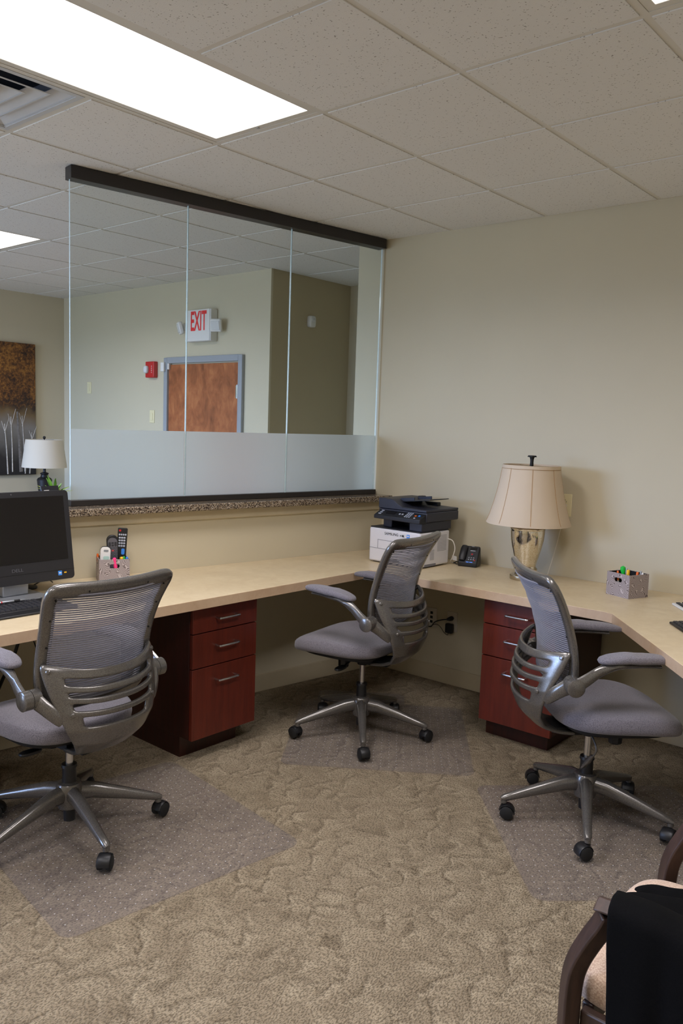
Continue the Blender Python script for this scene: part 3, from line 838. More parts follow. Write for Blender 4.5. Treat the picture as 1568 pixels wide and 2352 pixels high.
# card holder and plant on the ledge
ch_ = thing('card_holder', 'clear card stand with dark printed cards on the granite ledge', 'card holder', (-1.36, -0.335, 1.137), radians(100))
MB().prism([(-0.055, -0.03), (0.055, -0.03), (0.055, 0.03), (-0.055, 0.03)], 0, 0.006).build('base', M['lens_clear'], ch_)
bk = MB(); bk.obox((0, 0.016, 0.055), ((1, 0, 0), (0, 1, -0.3), (0, 0.3, 1)), (0.05, 0.003, 0.052)); bk.build('cards', M['logo_black'], ch_)
bk = MB()
for k in range(3): bk.obox((-0.03, 0.0115, 0.085 - 0.012 * k), ((1, 0, 0), (0, 1, -0.3), (0, 0.3, 1)), (0.014, 0.0006, 0.003))
bk.build('card_print', M['white_plastic'], ch_, smooth=False)
bk = MB(); bk.obox((0, -0.028, 0.03), ((1, 0, 0), (0, 1, 0), (0, 0, 1)), (0.055, 0.002, 0.028)); bk.build('front_lip', M['glass'], ch_)
pl = thing('potted_plant', 'small leafy green plant on the ledge just left of the glass edge', 'plant', (-1.45, -0.275, 1.137))
MB().lathe([(0.026, 0), (0.034, 0.05), (0.036, 0.055), (0.03, 0.055), (0.028, 0.045)], 20).build('pot', M['white_plastic'], pl)
rnd = random.Random(4)
for k in range(26):
    a = rnd.uniform(0, 2 * pi); le = rnd.uniform(0.06, 0.125); el = rnd.uniform(0.4, 1.3)
    d = Vector((cos(a) * cos(el), sin(a) * cos(el), sin(el)))
    p0 = Vector((0, 0, 0.05)); p1 = p0 + d * le * 0.6; p2 = p0 + d * le + Vector((0, 0, -0.012))
    MB().tube([p0, p0.lerp(p1, .5), p1, p2], [(0.001, 0.001), (0.006, 0.0012), (0.007, 0.0012), (0.0008, 0.0005)], 6).build('leaf', M['leaf' if k % 3 else 'leaf2'], pl)

# ------------------------------------------------------------------ worktop
DIAG = [(1.40, 0.415), (X1 - 0.003, 0.415)]
yl = -2.6
poly = [(dx(yl) + 0.001, yl), (-0.632, yl), (-0.592, 1.095), (-0.587, 1.128), (-0.55, 1.138), (0.745, 1.154), (0.79, 1.142)] + DIAG + [(X1 - 0.003, my(X1) - 0.002), (dx(1.8) + 0.001, my(-1.05) - 0.002)]
wt = MB().prism(poly, ZD - 0.045, ZD, 0, 1).build('desk_worktop', [M['laminate'], M['laminate_edge']], bevel=0.0015)
tag(wt, 'pale marbled laminate worktop wrapping around both walls', 'worktop')

def cabinet(name, label, loc, rz):
    """front faces local -Y, local x 0..W"""
    W, D = 0.40, 0.56
    r = thing(name, label, 'cabinet', loc, rz)
    b = MB(); b.box(0, W, 0.022, D, 0.10, 0.734)
    b.build('carcass', M['cherry_dark'], r, bevel=0.001)
    MB().box(0.002, W - 0.05, 0.085, D - 0.002, 0.0, 0.0995).build('toe_kick', M['cherry_dark'], r, smooth=False)
    for (z0, z1, zh) in ((0.605, 0.730, 0.665), (0.440, 0.600, 0.533), (0.098, 0.435, 0.368)):
        d = MB().box(0.003, W - 0.001, 0.0, 0.0205, z0, z1).build('drawer', M['cherry'], r, bevel=0.0015)
        xh = W * 0.5; w = 0.06
        hd = MB().tube(smooth_path([(xh - w, 0.0, zh), (xh - w, -0.024, zh), (xh - w + 0.012, -0.030, zh), (xh + w - 0.012, -0.030, zh), (xh + w, -0.024, zh), (xh + w, 0.0, zh)], 4), 0.0056, 8)
        hd.build('handle', M['chrome'], d)
    return r
cl = cabinet('drawer_cabinet', 'dark cherry three-drawer cabinet under the worktop behind the left chair', (-0.672, -0.045, 0), pi / 2)
cr = cabinet('drawer_cabinet', 'dark cherry three-drawer cabinet partly hidden behind the right mesh chair', (0.100, 1.203, 0), 0.01)

# ------------------------------------------------------------------ mesh task chairs
def chair_meshes():
    S = {}
    # five-star base (arm along +x), wheel
    b = MB()
    secs = [(0.030, 0.155, 0.030, 0.036), (0.09, 0.150, 0.026, 0.032), (0.20, 0.122, 0.021, 0.024), (0.30, 0.095, 0.017, 0.017), (0.335, 0.086, 0.016, 0.014), (0.348, 0.083, 0.010, 0.008)]
    pts = [(x, 0, z) for x, z, w, hh in secs]
    b.tube(pts, [(w * 0.95, hh) for x, z, w, hh in secs], 14, up=(0, 0, 1))
    b.cyl((0.335, 0, 0.083), (0.335, 0, 0.066), 0.0125, seg=14)
    S['leg'] = b.mesh('leg', M['pewter'])
    c = MB()
    c.cyl((0.335, 0, 0.070), (0.335, 0, 0.05), 0.006, seg=10)
    c.box(0.325, 0.355, -0.006, 0.006, 0.028, 0.062)
    hood = [(0.349 + 0.030 * cos(a), 0.0, 0.031 + 0.030 * sin(a)) for a in [radians(t) for t in range(-10, 171, 20)]]
    c.tube(hood, [(0.022, 0.003)] * len(hood), 8, up=None)
    S['caster'] = c.mesh('caster', M['black'])
    w = MB()
    for sy in (-1, 1):
        y0, y1 = sy * 0.007, sy * 0.027
        w.tube([(0.349, y0, 0.031), (0.349, (y0 * .7 + y1 * .3), 0.031), (0.349, (y0 * .2 + y1 * .8), 0.031), (0.349, y1, 0.031)], [0.024, 0.0268, 0.0268, 0.019], 20)
    S['wheel'] = w.mesh('wheel', M['black_matte'])
    h = MB(); h.lathe([(0.030, 0.090), (0.043, 0.100), (0.050, 0.15), (0.050, 0.182), (0.043, 0.194), (0.028, 0.198)], 24)
    S['hub'] = h.mesh('hub', M['pewter'])
    k = MB(); k.cyl((0, 0, 0.192), (0, 0, 0.262), 0.027, 0.025)
    k.cyl((0, 0, 0.255), (0, 0, 0.266), 0.030, 0.028)
    S['sleeve'] = k.mesh('column_sleeve', M['black'])
    k = MB(); k.cyl((0, 0, 0.045), (0, 0, 0.092), 0.022)
    S['stub'] = k.mesh('column_stub', M['black'])
    g = MB(); g.cyl((0, 0, 0.26), (0, 0, 0.37), 0.0145, seg=18)
    S['gas'] = g.mesh('gas_column', M['chrome'])
    # mechanism
    q = MB(); q.box(-0.075, 0.075, -0.10, 0.14, 0.362, 0.395); q.cyl((0, 0, 0.335), (0, 0, 0.365), 0.026, seg=16)
    q.box(-0.055, 0.055, -0.17, -0.09, 0.362, 0.385)
    q.box(-0.10, 0.10, -0.02, 0.06, 0.385, 0.402)
    S['mech'] = q.mesh('tilt_mechanism', M['black_matte'])
    kb = MB(); kb.lathe([(0.022, 0.300), (0.027, 0.306), (0.028, 0.340), (0.026, 0.37), (0.012, 0.372)], 16, (0, 0.112, 0), lobes=lambda a: 1 + 0.05 * cos(8 * a))
    S['knob'] = kb.mesh('tension_knob', M['black'])
    lv = MB(); lv.tube([(-0.05, 0.035, 0.365), (-0.075, 0.04, 0.352), (-0.10, 0.045, 0.340)], 0.006, 8)
    lv.sellip((-0.130, 0.05, 0.335), (0.045, 0.020, 0.009), 0.7, 0.7, 16, 8)
    S['lever'] = lv.mesh('height_lever', M['black'])
    # seat
    def df(p):
        x, y, z = p
        t = max(0.0, (y - 0.05) / 0.22)
        z2 = z - 0.040 * t * t
        z2 += 0.020 * (abs(x) / 0.25) ** 2 * (1 if z > 0 else 0.2) * (1 - 0.6 * min(1, t))
        if z < 0: z2 *= 0.9
        x2 = x * (1 + 0.10 * min(1, max(0, (y + 0.2) / 0.4)) - 0.06)
        return (x2, y, z2)
    st = MB(); st.sellip((0, 0.075, 0.446), (0.252, 0.250, 0.049), 0.62, 0.62, 48, 18, df)
    S['seat'] = st.mesh('seat', M['seat_fabric'], angle=80)
    pan = MB(); pan.sellip((0, 0.075, 0.418), (0.215, 0.215, 0.028), 0.5, 0.6, 32, 10)
    S['pan'] = pan.mesh('seat_pan', M['black_matte'], angle=80)
    # back frame: closed loop
    yt = [(0.55, -0.152), (0.58, -0.150), (0.66, -0.150), (0.74, -0.158), (0.82, -0.180), (0.90, -0.212), (0.96, -0.243), (1.02, -0.285)]
    ybk = lambda z: lerp_tab(yt, z)
    def bp(x, z, bow=0.035): return Vector((x, ybk(z) - bow * (1 - (x / 0.245) ** 2), z))
    loop = []
    right = [(0.13, 0.578), (0.182, 0.592), (0.206, 0.636), (0.212, 0.70), (0.212, 0.76), (0.214, 0.83), (0.222, 0.90), (0.232, 0.955), (0.235, 0.990), (0.213, 1.004)]
    top = [(0.10, 1.000), (0.0, 0.998), (-0.10, 1.000)]
    left = [(-x, z) for x, z in reversed(right)]
    bot = [(0.0, 0.575)]
    raw = [bp(x, z, 0.030) for x, z in right + top + left + bot]
    # closed catmull
    n = len(raw); path = []
    for i in range(n):
        p0, p1, p2, p3 = raw[i - 1], raw[i], raw[(i + 1) % n], raw[(i + 2) % n]
        for kx in range(4):
            t = kx / 4
            path.append(0.5 * ((2 * p1) + (p2 - p0) * t + (2 * p0 - 5 * p1 + 4 * p2 - p3) * t * t + (3 * p1 - p0 - 3 * p2 + p3) * t ** 3))
    fr = MB(); seg = 12; vs = []; N = len(path)
    for i, p in enumerate(path):
        d = (path[(i + 1) % N] - path[i - 1]).normalized()
        nb = Vector((0, -1, -0.35)).normalized()
        s_ = d.cross(nb).normalized(); nb = s_.cross(d).normalized()
        for kx in range(seg):
            a = 2 * pi * kx / seg
            ca, sa = cos(a), sin(a)
            ca = math.copysign(abs(ca) ** 0.6, ca); sa = math.copysign(abs(sa) ** 0.75, sa)
            vs.append(p + s_ * (0.0255 * ca) + nb * (0.0150 * sa))
    fs = []
    for i in range(N):
        for kx in range(seg):
            k2 = (kx + 1) % seg; j = (i + 1) % N
            fs.append((i * seg + kx, i * seg + k2, j * seg + k2, j * seg + kx))
    fr.add(vs, fs)
    S['back'] = fr.mesh('back_frame', M['pewter'], angle=60)
    # screw holes along the frame
    sc = MB()
    for (x, z) in ((0.220, 0.90), (-0.220, 0.90), (0.212, 0.80), (-0.212, 0.80), (0.211, 0.72), (-0.211, 0.72), (0.12, 1.000), (-0.12, 1.000), (0.222, 0.975), (-0.222, 0.975)):
        p = bp(x, z, 0.030); nb = Vector((0, -1, -0.35)).normalized()
        sc.cyl(p + nb * 0.012, p + nb * 0.0160, 0.0035, seg=8)
    S['holes'] = sc.mesh('screw_hole', M['black_matte'])
    # mesh: horizontal ribs stretched across the frame
    def half_w(z): return lerp_tab([(0.58, 0.16), (0.62, 0.18), (0.66, 0.194), (0.76, 0.198), (0.85, 0.202), (0.96, 0.216), (1.0, 0.210)], z)
    rb = MB(); nr = 48
    for r in range(nr):
        z = 0.594 + (0.988 - 0.594) * r / (nr - 1)
        hw = half_w(z) + 0.006; K = 12
        vs = []
        for i in range(K + 1):
            x = -hw + 2 * hw * i / K
            p = Vector((x, ybk(z) - 0.005 - 0.052 * (1 - (x / 0.245) ** 2), z - 0.006 * (1 - (x / hw) ** 2)))
            for (dy, dz) in ((-0.0012, -0.0027), (-0.0012, 0.0027), (0.0012, 0.0027), (0.0012, -0.0027)):
                vs.append(p + Vector((0, dy, dz)))
        fs = []
        for i in range(K):
            for kx in range(4):
                k2 = (kx + 1) % 4
                fs.append((i * 4 + kx, i * 4 + k2, (i + 1) * 4 + k2, (i + 1) * 4 + kx))
        rb.add(vs, fs)
    S['ribs'] = rb.mesh('mesh_fabric', M['rib'], angle=60)
    # lumbar cage with slots, sweeping under the seat
    cy = [(0.0, -0.285), (0.30, -0.312), (0.5, -0.318), (0.62, -0.312), (0.74, -0.285), (0.84, -0.235), (0.92, -0.17), (1.0, -0.085)]
    cz = [(0.0, 0.712), (0.30, 0.622), (0.5, 0.562), (0.62, 0.505), (0.74, 0.445), (0.84, 0.400), (0.92, 0.375), (1.0, 0.366)]
    sy_ = [(0.0, -0.176), (0.30, -0.214), (0.5, -0.243), (0.62, -0.258), (0.74, -0.252), (0.84, -0.218), (0.92, -0.160), (1.0, -0.085)]
    sz_ = [(0.0, 0.738), (0.30, 0.640), (0.5, 0.575), (0.62, 0.515), (0.74, 0.455), (0.84, 0.407), (0.92, 0.380), (1.0, 0.368)]
    wx = [(0.0, 0.232), (0.12, 0.230), (0.30, 0.220), (0.5, 0.203), (0.62, 0.182), (0.74, 0.148), (0.84, 0.115), (0.92, 0.092), (1.0, 0.082)]
    NU, NV = 24, 44
    def cage(u, v):
        s_ = -1 + 2 * u
        sh = 1 - abs(s_) ** 2.4
        y = lerp_tab(sy_, v) * (1 - sh) + lerp_tab(cy, v) * sh
        z = lerp_tab(sz_, v) * (1 - sh) + lerp_tab(cz, v) * sh
        x = s_ * lerp_tab(wx, v)
        if v < 0.05: x *= 0.96 + 0.04 * v / 0.05
        return (x, y, z)
    def skip(i, j):
        v = (j + 0.5) / NV; u = (i + 0.5) / NU; s_ = abs(-1 + 2 * u)
        for a, b_, lim in ((0.115, 0.185, 0.76), (0.245, 0.325, 0.74), (0.385, 0.465, 0.72), (0.525, 0.60, 0.68)):
            if a < v < b_ and s_ < lim: return True
        return False
    cg = MB(); cg.grid(cage, NU, NV, skip)
    me = cg.mesh('lumbar_cage', M['pewter'], angle=70)
    S['cage'] = me
    # bolts on the cage
    S['bolts'] = []; S['pins'] = []
    for sx in (-1, 1):
        for (u, v_) in ((0.955, 0.07), (0.90, 0.50)):
            uu = u if sx > 0 else 1 - u
            p = Vector(cage(uu, v_)); du = Vector(cage(min(1, uu + .02), v_)) - Vector(cage(max(0, uu - .02), v_)); dv = Vector(cage(uu, v_ + .02)) - Vector(cage(uu, v_ - .02))
            nn = du.cross(dv).normalized()
            if nn.y > 0: nn = -nn
            S['bolts'].append(MB().tube([p + nn * 0.004, p + nn * 0.011, p + nn * 0.0135], [0.0085, 0.0085, 0.005], 12).mesh('bolt', M['pewter']))
        S['pins'].append(MB().cyl((sx * 0.224, -0.180, 0.722), (sx * 0.205, -0.160, 0.722), 0.010, seg=12).mesh('pivot_pin', M['pewter']))
    # arms (right side x>0, mirrored for left)
    for side, sx in (('r', 1), ('l', -1)):
        br = MB()
        br.tube(smooth_path([(sx * 0.188, -0.254, 0.540), (sx * 0.203, -0.243, 0.560), (sx * 0.222, -0.222, 0.585), (sx * 0.238, -0.195, 0.608), (sx * 0.246, -0.178, 0.620)], 2), [(0.006, 0.016), (0.009, 0.020), (0.011, 0.023), (0.013, 0.025), (0.015, 0.026), (0.017, 0.027), (0.018, 0.029), (0.019, 0.031), (0.020, 0.032)], 12, up=(0, 0, 1))
        br.cyl((sx * 0.232, -0.175, 0.622), (sx * 0.262, -0.175, 0.622), 0.034, seg=24)
        S['bracket_' + side] = br.mesh('arm_bracket', M['pewter'])
        am = MB()
        am.tube([(sx * 0.264, -0.175, 0.622), (sx * 0.292, -0.175, 0.622), (sx * 0.296, -0.175, 0.622)], [0.034, 0.034, 0.028], 24)
        pth = smooth_path([(sx * 0.280, -0.185, 0.618), (sx * 0.279, -0.135, 0.650), (sx * 0.272, -0.08, 0.684), (sx * 0.262, -0.02, 0.702), (sx * 0.252, 0.06, 0.705), (sx * 0.242, 0.15, 0.700)], 4)
        rr = []
        for i in range(len(pth)):
            t = i / (len(pth) - 1)
            rr.append((0.013 + 0.018 * max(0, min(1, (t - .35) / .4)), lerp_tab([(0, 0.027), (0.4, 0.021), (0.65, 0.013), (1, 0.008)], t)))
        am.tube(pth, rr, 12, up=(0, 0, 1))
        S['arm_' + side] = am.mesh('armrest', M['pewter'])
        pd = MB()
        def bend(p, sx=sx):
            x, y, z = p
            t = y / 0.145
            return (x * (1 - 0.12 * t) - sx * 0.012 * t - sx * 0.006 * t * t, y, z - 0.012 * t * t + (0.004 if t < 0 else 0))
        pd.sellip((sx * 0.252, 0.062, 0.727), (0.043, 0.150, 0.017), 0.6, 0.75, 28, 10, bend)
        S['pad_' + side] = pd.mesh('armrest_pad', M['seat_fabric'], angle=80)
    return S
S = chair_meshes()

def part(me, parent, loc=(0, 0, 0), rz=0.0, name=None):
    o = bpy.data.objects.new(name or me.name.split('.')[0], me); COL.objects.link(o)
    o.parent = parent; o.location = loc; o.rotation_euler = (0, 0, rz)
    return o
def task_chair(label, x, y, yaw_deg, base_deg, dz, casters, lever=True, arm_tilt=0.0):
    r = thing('task_chair', label, 'chair', (x, y, 0.0045), 0, 'mesh task chairs')
    for k in range(5):
        a = radians(base_deg + 72 * k)
        lg = part(S['leg'], r, (0, 0, 0), a)
        c = part(S['caster'], r, (0, 0, 0), 0, 'caster')
        # swivel each caster about its own stem
        sw = a + radians(casters[k])
        px, py = 0.335 * cos(a), 0.335 * sin(a)
        c.location = (px - 0.335 * cos(sw), py - 0.335 * sin(sw), 0); c.rotation_euler = (0, 0, sw)
        part(S['wheel'], c, (0, 0, 0), 0, 'wheel')
    part(S['hub'], r); part(S['sleeve'], r); part(S['stub'], r); part(S['gas'], r)
    rz = radians(yaw_deg) - pi / 2
    up = (0, 0, dz)
    for kname in ('mech', 'knob', 'pan', 'seat', 'arm_l', 'arm_r', 'pad_l', 'pad_r'):
        o = part(S[kname], r, up, rz)
        if arm_tilt and kname[:3] in ('arm', 'pad'):       # flip-up arms turned a little about their pivots
            p = Vector((0, -0.175, 0.622)); rx = radians(arm_tilt)
            o.rotation_euler = (rx, 0, rz)
            o.location = Vector(up) + Matrix.Rotation(rz, 3, 'Z') @ (p - Matrix.Rotation(rx, 3, 'X') @ p)
    if lever: part(S['lever'], r, up, rz)
    bf = part(S['back'], r, up, rz)
    part(S['holes'], bf)['kind'] = 'stuff'
    mf = part(S['ribs'], r, up, rz); mf['kind'] = 'stuff'
    cg = part(S['cage'], r, up, rz)
    so = cg.modifiers.new('thick', 'SOLIDIFY'); so.thickness = 0.016; so.offset = 0
    sb = cg.modifiers.new('sub', 'SUBSURF'); sb.levels = 1; sb.render_levels = 1
    for b in S['bolts']: part(b, cg)
    for b in S['pins']: part(b, r, up, rz)
    part(S['bracket_l'], cg); part(S['bracket_r'], cg)
    return r
task_chair('grey mesh task chair with its back turned, in front of the black monitor', -0.50, -0.767, 182.1, 62.65, 0.0, (40, 100, 200, 60, -40))
task_chair('grey mesh task chair on the middle mat, in the corner by the printer', -0.35, 0.797, 188.9, 23.58, 0.029, (60, 30, 150, -60, 20), arm_tilt=4.5)
c3 = task_chair('grey mesh task chair turned toward the diagonal desk edge, beside the table lamp', 0.888, 0.741, 44.6, 8.5, 0.021, (-100, 30, 60, 160, -60), lever=False)
rz3 = radians(44.6) - pi / 2
lv = MB()
lv.tube(smooth_path([(0.06, -0.03, 0.375), (0.10, -0.02, 0.355), (0.125, -0.015, 0.325), (0.115, -0.02, 0.295), (0.10, -0.025, 0.28)], 4), 0.004, 8)
lv.tube([(0.108, -0.022, 0.29), (0.095, -0.03, 0.265), (0.075, -0.04, 0.235), (0.066, -0.045, 0.222)], [(0.006, 0.006), (0.015, 0.010), (0.014, 0.008), (0.008, 0.005)], 10)
lv.build('height_lever', M['pewter'], c3, loc=(0, 0, 0.021), rot=(0, 0, rz3))

# ------------------------------------------------------------------ chair mats
def chair_mat(label, cx, cy, ang, w, d, lip=None):
    r = thing('chair_mat', label, 'chair mat', (cx, cy, 0.0), radians(ang), 'clear chair mats')
    pts = rrect(w, d, 0.05)
    if lip:
        lw, ld, off = lip
        # lip grows out of the +y side
        out = []
        pts = [(w / 2 - 0.03, -d / 2), (w / 2, -d / 2 + 0.03), (w / 2, d / 2 - 0.03), (w / 2 - 0.03, d / 2), (off + lw / 2, d / 2), (off + lw / 2, d / 2 + ld - 0.03), (off + lw / 2 - 0.03, d / 2 + ld), (off - lw / 2 + 0.03, d / 2 + ld), (off - lw / 2, d / 2 + ld - 0.03), (off - lw / 2, d / 2), (-w / 2 + 0.03, d / 2), (-w / 2, d / 2 - 0.03), (-w / 2, -d / 2 + 0.03), (-w / 2 + 0.03, -d / 2)]
    MB().prism(pts, 0.0012, 0.0040).build('sheet', M['mat'], r, smooth=False)
    sb = MB(); rr = random.Random(3)
    nx, ny = int(w / 0.036), int(d / 0.036)
    for i in range(1, nx):
        for j in range(1, ny):
            x = -w / 2 + i * w / nx + rr.uniform(-.003, .003); y = -d / 2 + j * d / ny + rr.uniform(-.003, .003)
            q = 0.0026
            sb.add([(x - q, y, 0.0040), (x, y - q, 0.0040), (x + q, y, 0.0040), (x, y + q, 0.0040), (x, y, 0.0049)], [(0, 1, 4), (1, 2, 4), (2, 3, 4), (3, 0, 4)])
    o = sb.build('stud', M['stud'], r, smooth=False); o['kind'] = 'stuff'
    return r
chair_mat('clear studded vinyl floor mat under the left chair, nearest to the camera', -0.33, -0.615, 90 - 7, 0.93, 0.95)
chair_mat('clear studded vinyl floor mat under the middle chair in the corner', -0.277, 0.865, 36.5, 0.90, 0.90, (0.50, 0.18, -0.12))
chair_mat('clear studded vinyl floor mat under the right chair beside the armchair', 1.035, 0.69, -45.5, 0.88, 0.90)

# ------------------------------------------------------------------ guest armchair with a jacket (bottom right)
ac = thing('armchair', 'walnut armchair with cream patterned upholstery at the edge of the right mat', 'armchair', (1.80, -0.61, 0))
def lx(p): return (p[0] - 1.80, p[1] + 0.61, p[2])
for yy in (-0.885, -0.335):
    prof = [(1.562, 0.0), (1.566, 0.20), (1.566, 0.40), (1.568, 0.49), (1.578, 0.54), (1.600, 0.592), (1.622, 0.635), (1.632, 0.660)]
    pth = smooth_path([lx((x, yy, z)) for x, z in prof], 4)
    MB().tube(pth, [(0.025, 0.0245)] * len(pth), 4, up=(0, 1, 0)).build('front_leg', M['walnut'], ac, bevel=0.004)
    rail = smooth_path([lx((x, yy, z)) for x, z in ((1.610, 0.674), (1.70, 0.677), (1.82, 0.672), (1.95, 0.662), (2.06, 0.65))], 4)
    MB().tube(rail, [(0.030, 0.017)] * len(rail), 4, up=(0, 0, 1)).build('arm', M['walnut'], ac, bevel=0.004)
    bl = smooth_path([lx((x, yy, z)) for x, z in ((2.12, 0.0), (2.075, 0.25), (2.06, 0.45), (2.075, 0.65), (2.115, 0.84))], 4)
    MB().tube(bl, [(0.02, 0.022)] * len(bl), 4, up=(0, 1, 0)).build('back_leg', M['walnut'], ac, bevel=0.004)
    y2 = yy + (0.02 if yy < -0.6 else -0.02)
    MB().box(-0.215, 0.245, y2 + 0.61 - 0.012, y2 + 0.61 + 0.012, 0.375, 0.432).build('seat_rail', M['walnut'], ac, bevel=0.004)
MB().box(-0.225, -0.200, -0.235, 0.235, 0.375, 0.43).build('seat_rail', M['walnut'], ac, bevel=0.004)
MB().sellip((0.005, -0.0, 0.462), (0.285, 0.246, 0.042), 0.35, 0.30, 48, 14, lambda p: (p[0], p[1], p[2] + (0.012 * (1 - (p[0] / .29) ** 2) * (1 - (p[1] / .25) ** 2) if p[2] > 0 else 0))).build('seat', M['cream'], ac, angle=80)
MB().sellip((0.0, 0, 0), (0.035, 0.235, 0.20), 0.45, 0.35, 40, 14).build('backrest', M['cream'], ac, angle=80, loc=(0.265, 0, 0.66), rot=(0, radians(9), 0))

# jacket draped over the near arm and seat
def jk(u, v):
    # u along the arm (X), v from the seat side, over the arm, down the outside
    x = 1.632 + 0.50 * u
    tabY = [(0.0, -0.54), (0.12, -0.57), (0.30, -0.64), (0.40, -0.745), (0.47, -0.815), (0.53, -0.855), (0.58, -0.885), (0.63, -0.914), (0.70, -0.924), (0.84, -0.932), (1.0, -0.942)]
    tabZ = [(0.0, 0.516), (0.12, 0.522), (0.30, 0.524), (0.40, 0.553), (0.47, 0.628), (0.53, 0.688), (0.58, 0.693), (0.63, 0.684), (0.70, 0.61), (0.84, 0.43), (1.0, 0.22)]
    y = lerp_tab(tabY, v); z = lerp_tab(tabZ, v)
    w = max(0, v - 0.58) / 0.42
    fo = min(1, u * 5)
    y -= fo * (0.016 * w * (1 + sin(u * 19 + 0.6)) + 0.008 * w * (1 + sin(u * 41 + v * 3)))
    inn = max(0, 1 - v / 0.55)
    z += 0.004 * (1 + sin(u * 16)) * (1 - w) * fo + 0.006 * inn * (1 + sin(v * 38 + u * 9)) + 0.30 * inn * max(0, u - 0.72)
    y += max(0, 0.35 - v) / 0.35 * (0.085 * (1 - math.exp(-u * 9)) + 0.008 * sin(u * 40))
    x += (-0.078 * min(1, inn * 2.2) + 0.010 * sin(v * 26) * inn + 0.004 + 0.05 * w) * (1 - u)
    return Vector((x - 1.80, y + 0.61, z))
jb = MB(); jb.grid(jk, 40, 56)
jo = jb.build('jacket', M['jacket'], None, angle=80, loc=(1.80, -0.61, 0))
so = jo.modifiers.new('thick', 'SOLIDIFY'); so.thickness = 0.012; so.offset = 1
sb = jo.modifiers.new('sub', 'SUBSURF'); sb.levels = 1; sb.render_levels = 1
tag(jo, 'black wool jacket draped over the near arm of the cream armchair', 'jacket')

# ------------------------------------------------------------------ all-in-one computer, keyboard, mouse
mo = thing('computer_monitor', 'large black all-in-one computer monitor with dark screen at the left', 'monitor', (-1.16, -0.635, ZD))
tilt = radians(-9)
W2, Hm = 0.272, 0.405
def tiltm(b, name, mat, par, **kw):
    return b.build(name, mat, par, loc=(0.035, 0, 0.06), rot=(0, tilt, 0), **kw)
sh = MB()
pr = rrect(2 * W2, Hm, 0.018, 5, 0, Hm / 2)
sh.add([(0.0, y, z) for y, z in pr] + [(-0.045, y * 0.97, 0.006 + z * 0.97) for y, z in pr], [])
n = len(pr); sh.f += [tuple(range(n)), tuple(range(2 * n - 1, n - 1, -1))] + [(i, (i + 1) % n, n + (i + 1) % n, n + i) for i in range(n)]; sh.mi += [0] * (n + 2)
shell = tiltm(sh, 'bezel', M['bezel'], mo, bevel=0.003)
MB().box(0.0005, 0.0020, -W2 + 0.027, W2 - 0.027, 0.092, Hm - 0.026).build('screen', M['screen'], shell, smooth=False)
MB().box(0.0005, 0.0014, -W2 + 0.001, W2 - 0.001, 0.044, 0.0452).build('bezel_seam', M['black_matte'], shell, smooth=False)
text('logo', 'DELL', 0.020, M['logo_grey'], shell, (0.0012, 0.0, 0.062), (pi / 2, 0, pi / 2), 1.2)
for k, mt in enumerate(('sticker_blue', 'logo_black')):
    st = MB().box(0.0003, 0.0009, W2 - 0.082 + k * 0.026, W2 - 0.064 + k * 0.026, 0.020, 0.040).build('sticker', M[mt], shell, smooth=False)
    MB().box(0.0009, 0.0012, W2 - 0.079 + k * 0.026, W2 - 0.067 + k * 0.026, 0.028, 0.033).build('sticker_mark', M['white_plastic' if k == 0 else 'yellow'], st, smooth=False)
MB().cyl((0.0, 0, Hm - 0.012), (0.0018, 0, Hm - 0.012), 0.003, seg=10).build('camera_dot', M['logo_grey'], shell)
MB().box(-0.03, 0.03, -0.06, 0.06, 0.008, 0.16).build('stand_neck', M['silver'], mo, bevel=0.006, loc=(-0.02, 0.0, 0))
MB().prism(rrect(0.26, 0.25, 0.015), 0.0, 0.009).build('stand_base', M['silver'], mo, bevel=0.002, loc=(0.03, -0.01, 0))

def keyboard(label, loc, rz, body, keymat, w=0.44, d=0.15, rest=0.0, nrows=5, ncols=19, hz=0.018, red=False):
    r = thing('keyboard', label, 'keyboard', loc, rz)   # long side along local x, user on -y
    b = MB(); b.add([(-w / 2, -d / 2, 0), (w / 2, -d / 2, 0), (w / 2, d / 2, 0), (-w / 2, d / 2, 0), (-w / 2, -d / 2, hz * .55), (w / 2, -d / 2, hz * .55), (w / 2, d / 2, hz), (-w / 2, d / 2, hz)],
                    [(3, 2, 1, 0), (4, 5, 6, 7), (0, 1, 5, 4), (1, 2, 6, 5), (2, 3, 7, 6), (3, 0, 4, 7)])
    b.build('body', body, r, bevel=0.004)
    pitch = (w - 0.02) / ncols
    k0 = MB(); kw = pitch * 0.43
    k0.add([(-kw, -kw, 0), (kw, -kw, 0), (kw, kw, 0), (-kw, kw, 0), (-kw * .8, -kw * .8, 0.006), (kw * .8, -kw * .8, 0.006), (kw * .8, kw * .8, 0.006), (-kw * .8, kw * .8, 0.006)],
           [(4, 5, 6, 7), (0, 1, 5, 4), (1, 2, 6, 5), (2, 3, 7, 6), (3, 0, 4, 7)])
    me = k0.mesh('key', keymat, smooth=False)
    me2 = None
    if red:
        k0.mi = k0.mi; me2 = k0.mesh('key', M['red_plastic'], smooth=False)
    dy = (d - 0.02) / nrows
    for i in range(ncols):
        if i in (15,): continue
        for j in range(nrows):
            o = bpy.data.objects.new('key', me2 if (red and j == nrows - 1 and i < 2) else me); COL.objects.link(o); o.parent = r
            yy = -d / 2 + 0.01 + (j + 0.5) * dy
            o.location = (-w / 2 + 0.01 + (i + 0.5) * pitch, yy, hz * (.55 + .45 * (yy + d / 2) / d) - 0.001)
            o.rotation_euler = (math.atan(hz * .45 / d), 0, 0)
    if rest:
        MB().prism(rrect(w, rest, 0.015, 4, 0, -d / 2 - rest / 2 - 0.001), 0, 0.010).build('wrist_rest', body, r, bevel=0.004)
    return r
